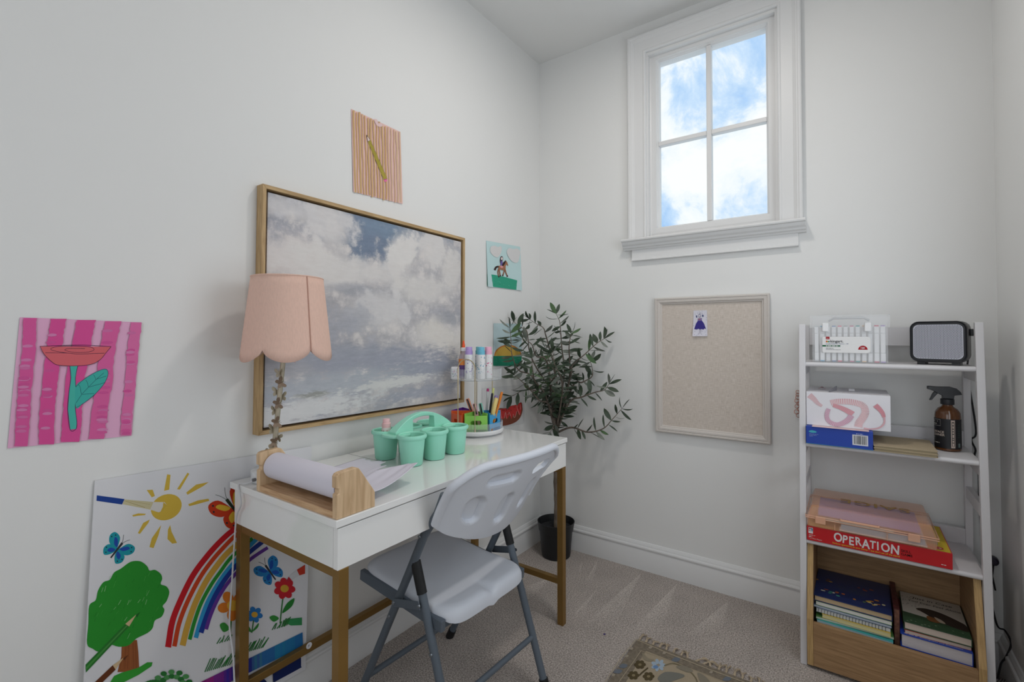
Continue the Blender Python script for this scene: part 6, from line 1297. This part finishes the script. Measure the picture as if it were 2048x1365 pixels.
# right pile
z = .0285
book('black_book', 'large black book at the bottom of the right pile in the bin', 1.650, 1.812, -.335, -.09, z, .070, '#202024'); book('maroon_book', 'dark maroon book under the thick blue book in the bin', 1.645, 1.806, -.33, -.09, z + .0705, .055, '#43262a')  # unseen depth below the dark covers is assumed, to support the pile
z = .155
t, tf_, ux_, uy_ = book('thick_blue_book', 'very thick royal blue hardback in the right pile of the bin', 1.634, 1.812, -.330, -.085, z, .043, '#1e3f9e', '#cfc8ca', -1); greek(t, tf_(.010, .006), ux_, uy_, .034, .0060, ink('#b9c0dc'), 60); text('cover_text', 'photographs and illustrations', t, tf_(.050, .006), ux_, uy_, .0090, ink('#b9c0dc'), off=.0008, bold=.01)
z += .0435
t, tf_, ux_, uy_ = book('red_paperback', 'red paperback below the bear picture book', 1.642, 1.806, -.318, -.09, z, .011, '#a8372f', '#c9b9a8', 1, False); z += .0115
t, tf_, ux_, uy_ = book('bear_picture_book', 'picture book with a brown bear cover on top of the right pile', 1.643, 1.812, -.318, -.080, z, .026, '#2f4a34', '#d3c2b4', -1)
A = Art(t, tf_, (0, 0, 1), z0=.0003, step=.000008); A.begin('cover_print').poly([(.002, .075), (.167, .060), (.167, .236), (.002, .236)], '#cfc5b8').begin('bear').blob([(.040, .118), (.052, .132), (.075, .140), (.110, .132), (.150, .105), (.166, .085), (.166, .045), (.130, .050), (.105, .060), (.085, .050), (.070, .052), (.072, .085), (.055, .105)], '#3f332c').blob([(.068, .085), (.090, .078), (.098, .056), (.078, .050), (.066, .060)], '#8a5a34').blob([(.086, .090), (.104, .080), (.112, .060), (.096, .062)], '#c2b09a')
A.begin('leaves_print')
for k in range(24): a, b = rnd.uniform(.004, .05), rnd.uniform(.10, .225); A.line([(a, b), (a + .004, b + .006)], .0012, '#4a4a40', False)
for k in range(20): a, b = rnd.uniform(.01, .16), rnd.uniform(.004, .05); A.ell((a, b), .003, .0015, rnd.choice(['#5c7a5a', '#9aa98f', '#3f5c44']), 0, 8)
A.flush(); M_k2 = ink('#3a342e'); text('cover_text', 'Just in Case', t, tf_(.035, .196), ux_, uy_, .024, M_k2, off=.001, shear=.2, squash=.95); text('cover_text', 'You Ever Feel Alone', t, tf_(.020, .168), ux_, uy_, .019, M_k2, off=.001, shear=.2, squash=.9)
o = thing('upright_book', 'dark red patterned book standing between the two book piles', 'book', (1.624, -.20, .0285)); MB().box(1.6165, -.300, .0285, 1.6325, -.075, .262).build('cover', mat('cover_darkred', lin('#4a1f1f'), rough=.5, var=.6, vscale=60), o, bevel=.001); MB().box(1.618, -.3012, .031, 1.631, -.299, .260).build('pages', mat('pages_dark', lin('#6d4a3c'), rough=.9, var=.4, vscale=90), o)

# ---------- copper wire ornament hanging beside the shelf
wo = thing('wire_ornament', 'rose copper wire flower ornament hanging on the wall beside the shelf', 'ornament', (1.322, -.014, .850)); M_cop = mat('rose_copper', lin('#c48a78'), rough=.3, metal=.8); rnd = random.Random(31)
for k, (cz, r0) in enumerate(((.950, .013), (.922, .016), (.895, .015), (.868, .017))):
    for p in range(5): a = p * 1.2566 + k; cc = Vector((1.326 + r0 * .8 * math.cos(a), -.012, cz + r0 * .8 * math.sin(a))); MB().tube([cc + Vector((r0 * .55 * math.cos(q), -.004 * math.sin(2 * q), r0 * .55 * math.sin(q))) for q in [j * math.pi / 6 for j in range(12)]], .0012, 6, closed=True).build('wire_petal', M_cop, wo, smooth=40)
    MB().lathe([(0, -.004), (.004, 0), (0, .004)], (1.326, -.014, cz), 8).build('bead', M_cop, wo, smooth=40)
MB().tube([(1.326, -.010, .846), (1.326, -.008, .90), (1.330, -.008, .968)], .0012, 6).build('wire_stem', M_cop, wo)
# striped cloth folded in the corner by the shelf
sf = thing('striped_cloth', 'grey and white striped cloth on the floor right of the shelf', 'cloth', (1.895, -.24, 0))
def stripes():
    m = bpy.data.materials.new('striped_cloth'); m.use_nodes = True; t = m.node_tree; p = t.nodes['Principled BSDF']; p.inputs['Roughness'].default_value = .95
    g = t.nodes.new('ShaderNodeNewGeometry'); mp_ = t.nodes.new('ShaderNodeMapping'); mp_.inputs['Rotation'].default_value = (0, 0, R_(20)); w_ = t.nodes.new('ShaderNodeTexWave'); w_.inputs['Scale'].default_value = 55; w_.inputs['Distortion'].default_value = 1.5
    t.links.new(g.outputs['Position'], mp_.inputs[0]); t.links.new(mp_.outputs[0], w_.inputs[0]); r = t.nodes.new('ShaderNodeValToRGB'); r.color_ramp.elements[0].color = lin('#6a5f60'); r.color_ramp.elements[1].color = lin('#c2bcbc'); t.links.new(w_.outputs['Fac'], r.inputs[0]); t.links.new(r.outputs[0], p.inputs['Base Color']); return m
M_str = stripes()
for k in range(3): MB().grid(lambda u, v: Vector((1.864 + .062 * u - .004 * k, -.34 + .20 * v + .006 * k, .012 + .016 * k + .006 * math.sin(u * 3 + k) * v)), 8, 8).build('fold', M_str, sf, smooth=60, solid=.012)
# dark plug low on the wall behind the right post
q = on(1984, 1120, 1, -.004); pg = thing('wall_plug', 'dark round plug on the back wall behind the right shelf post', 'plug', q); MB().lathe([(0, 0), (.014, 0), (.017, .008), (.015, .022), (.008, .028), (0, .028)], q + Vector((0, .003, 0)), 20, axis=(0, -1, 0)).build('plug_body', mat('plug_dark', lin('#2a2536'), rough=.4), pg, smooth=40); MB().tube([q + Vector((0, -.020, -.010)), q + Vector((-.004, -.022, -.05)), q + Vector((.004, -.018, -.10))], .0026, 8).build('plug_lead', M_bc, pg, smooth=40)
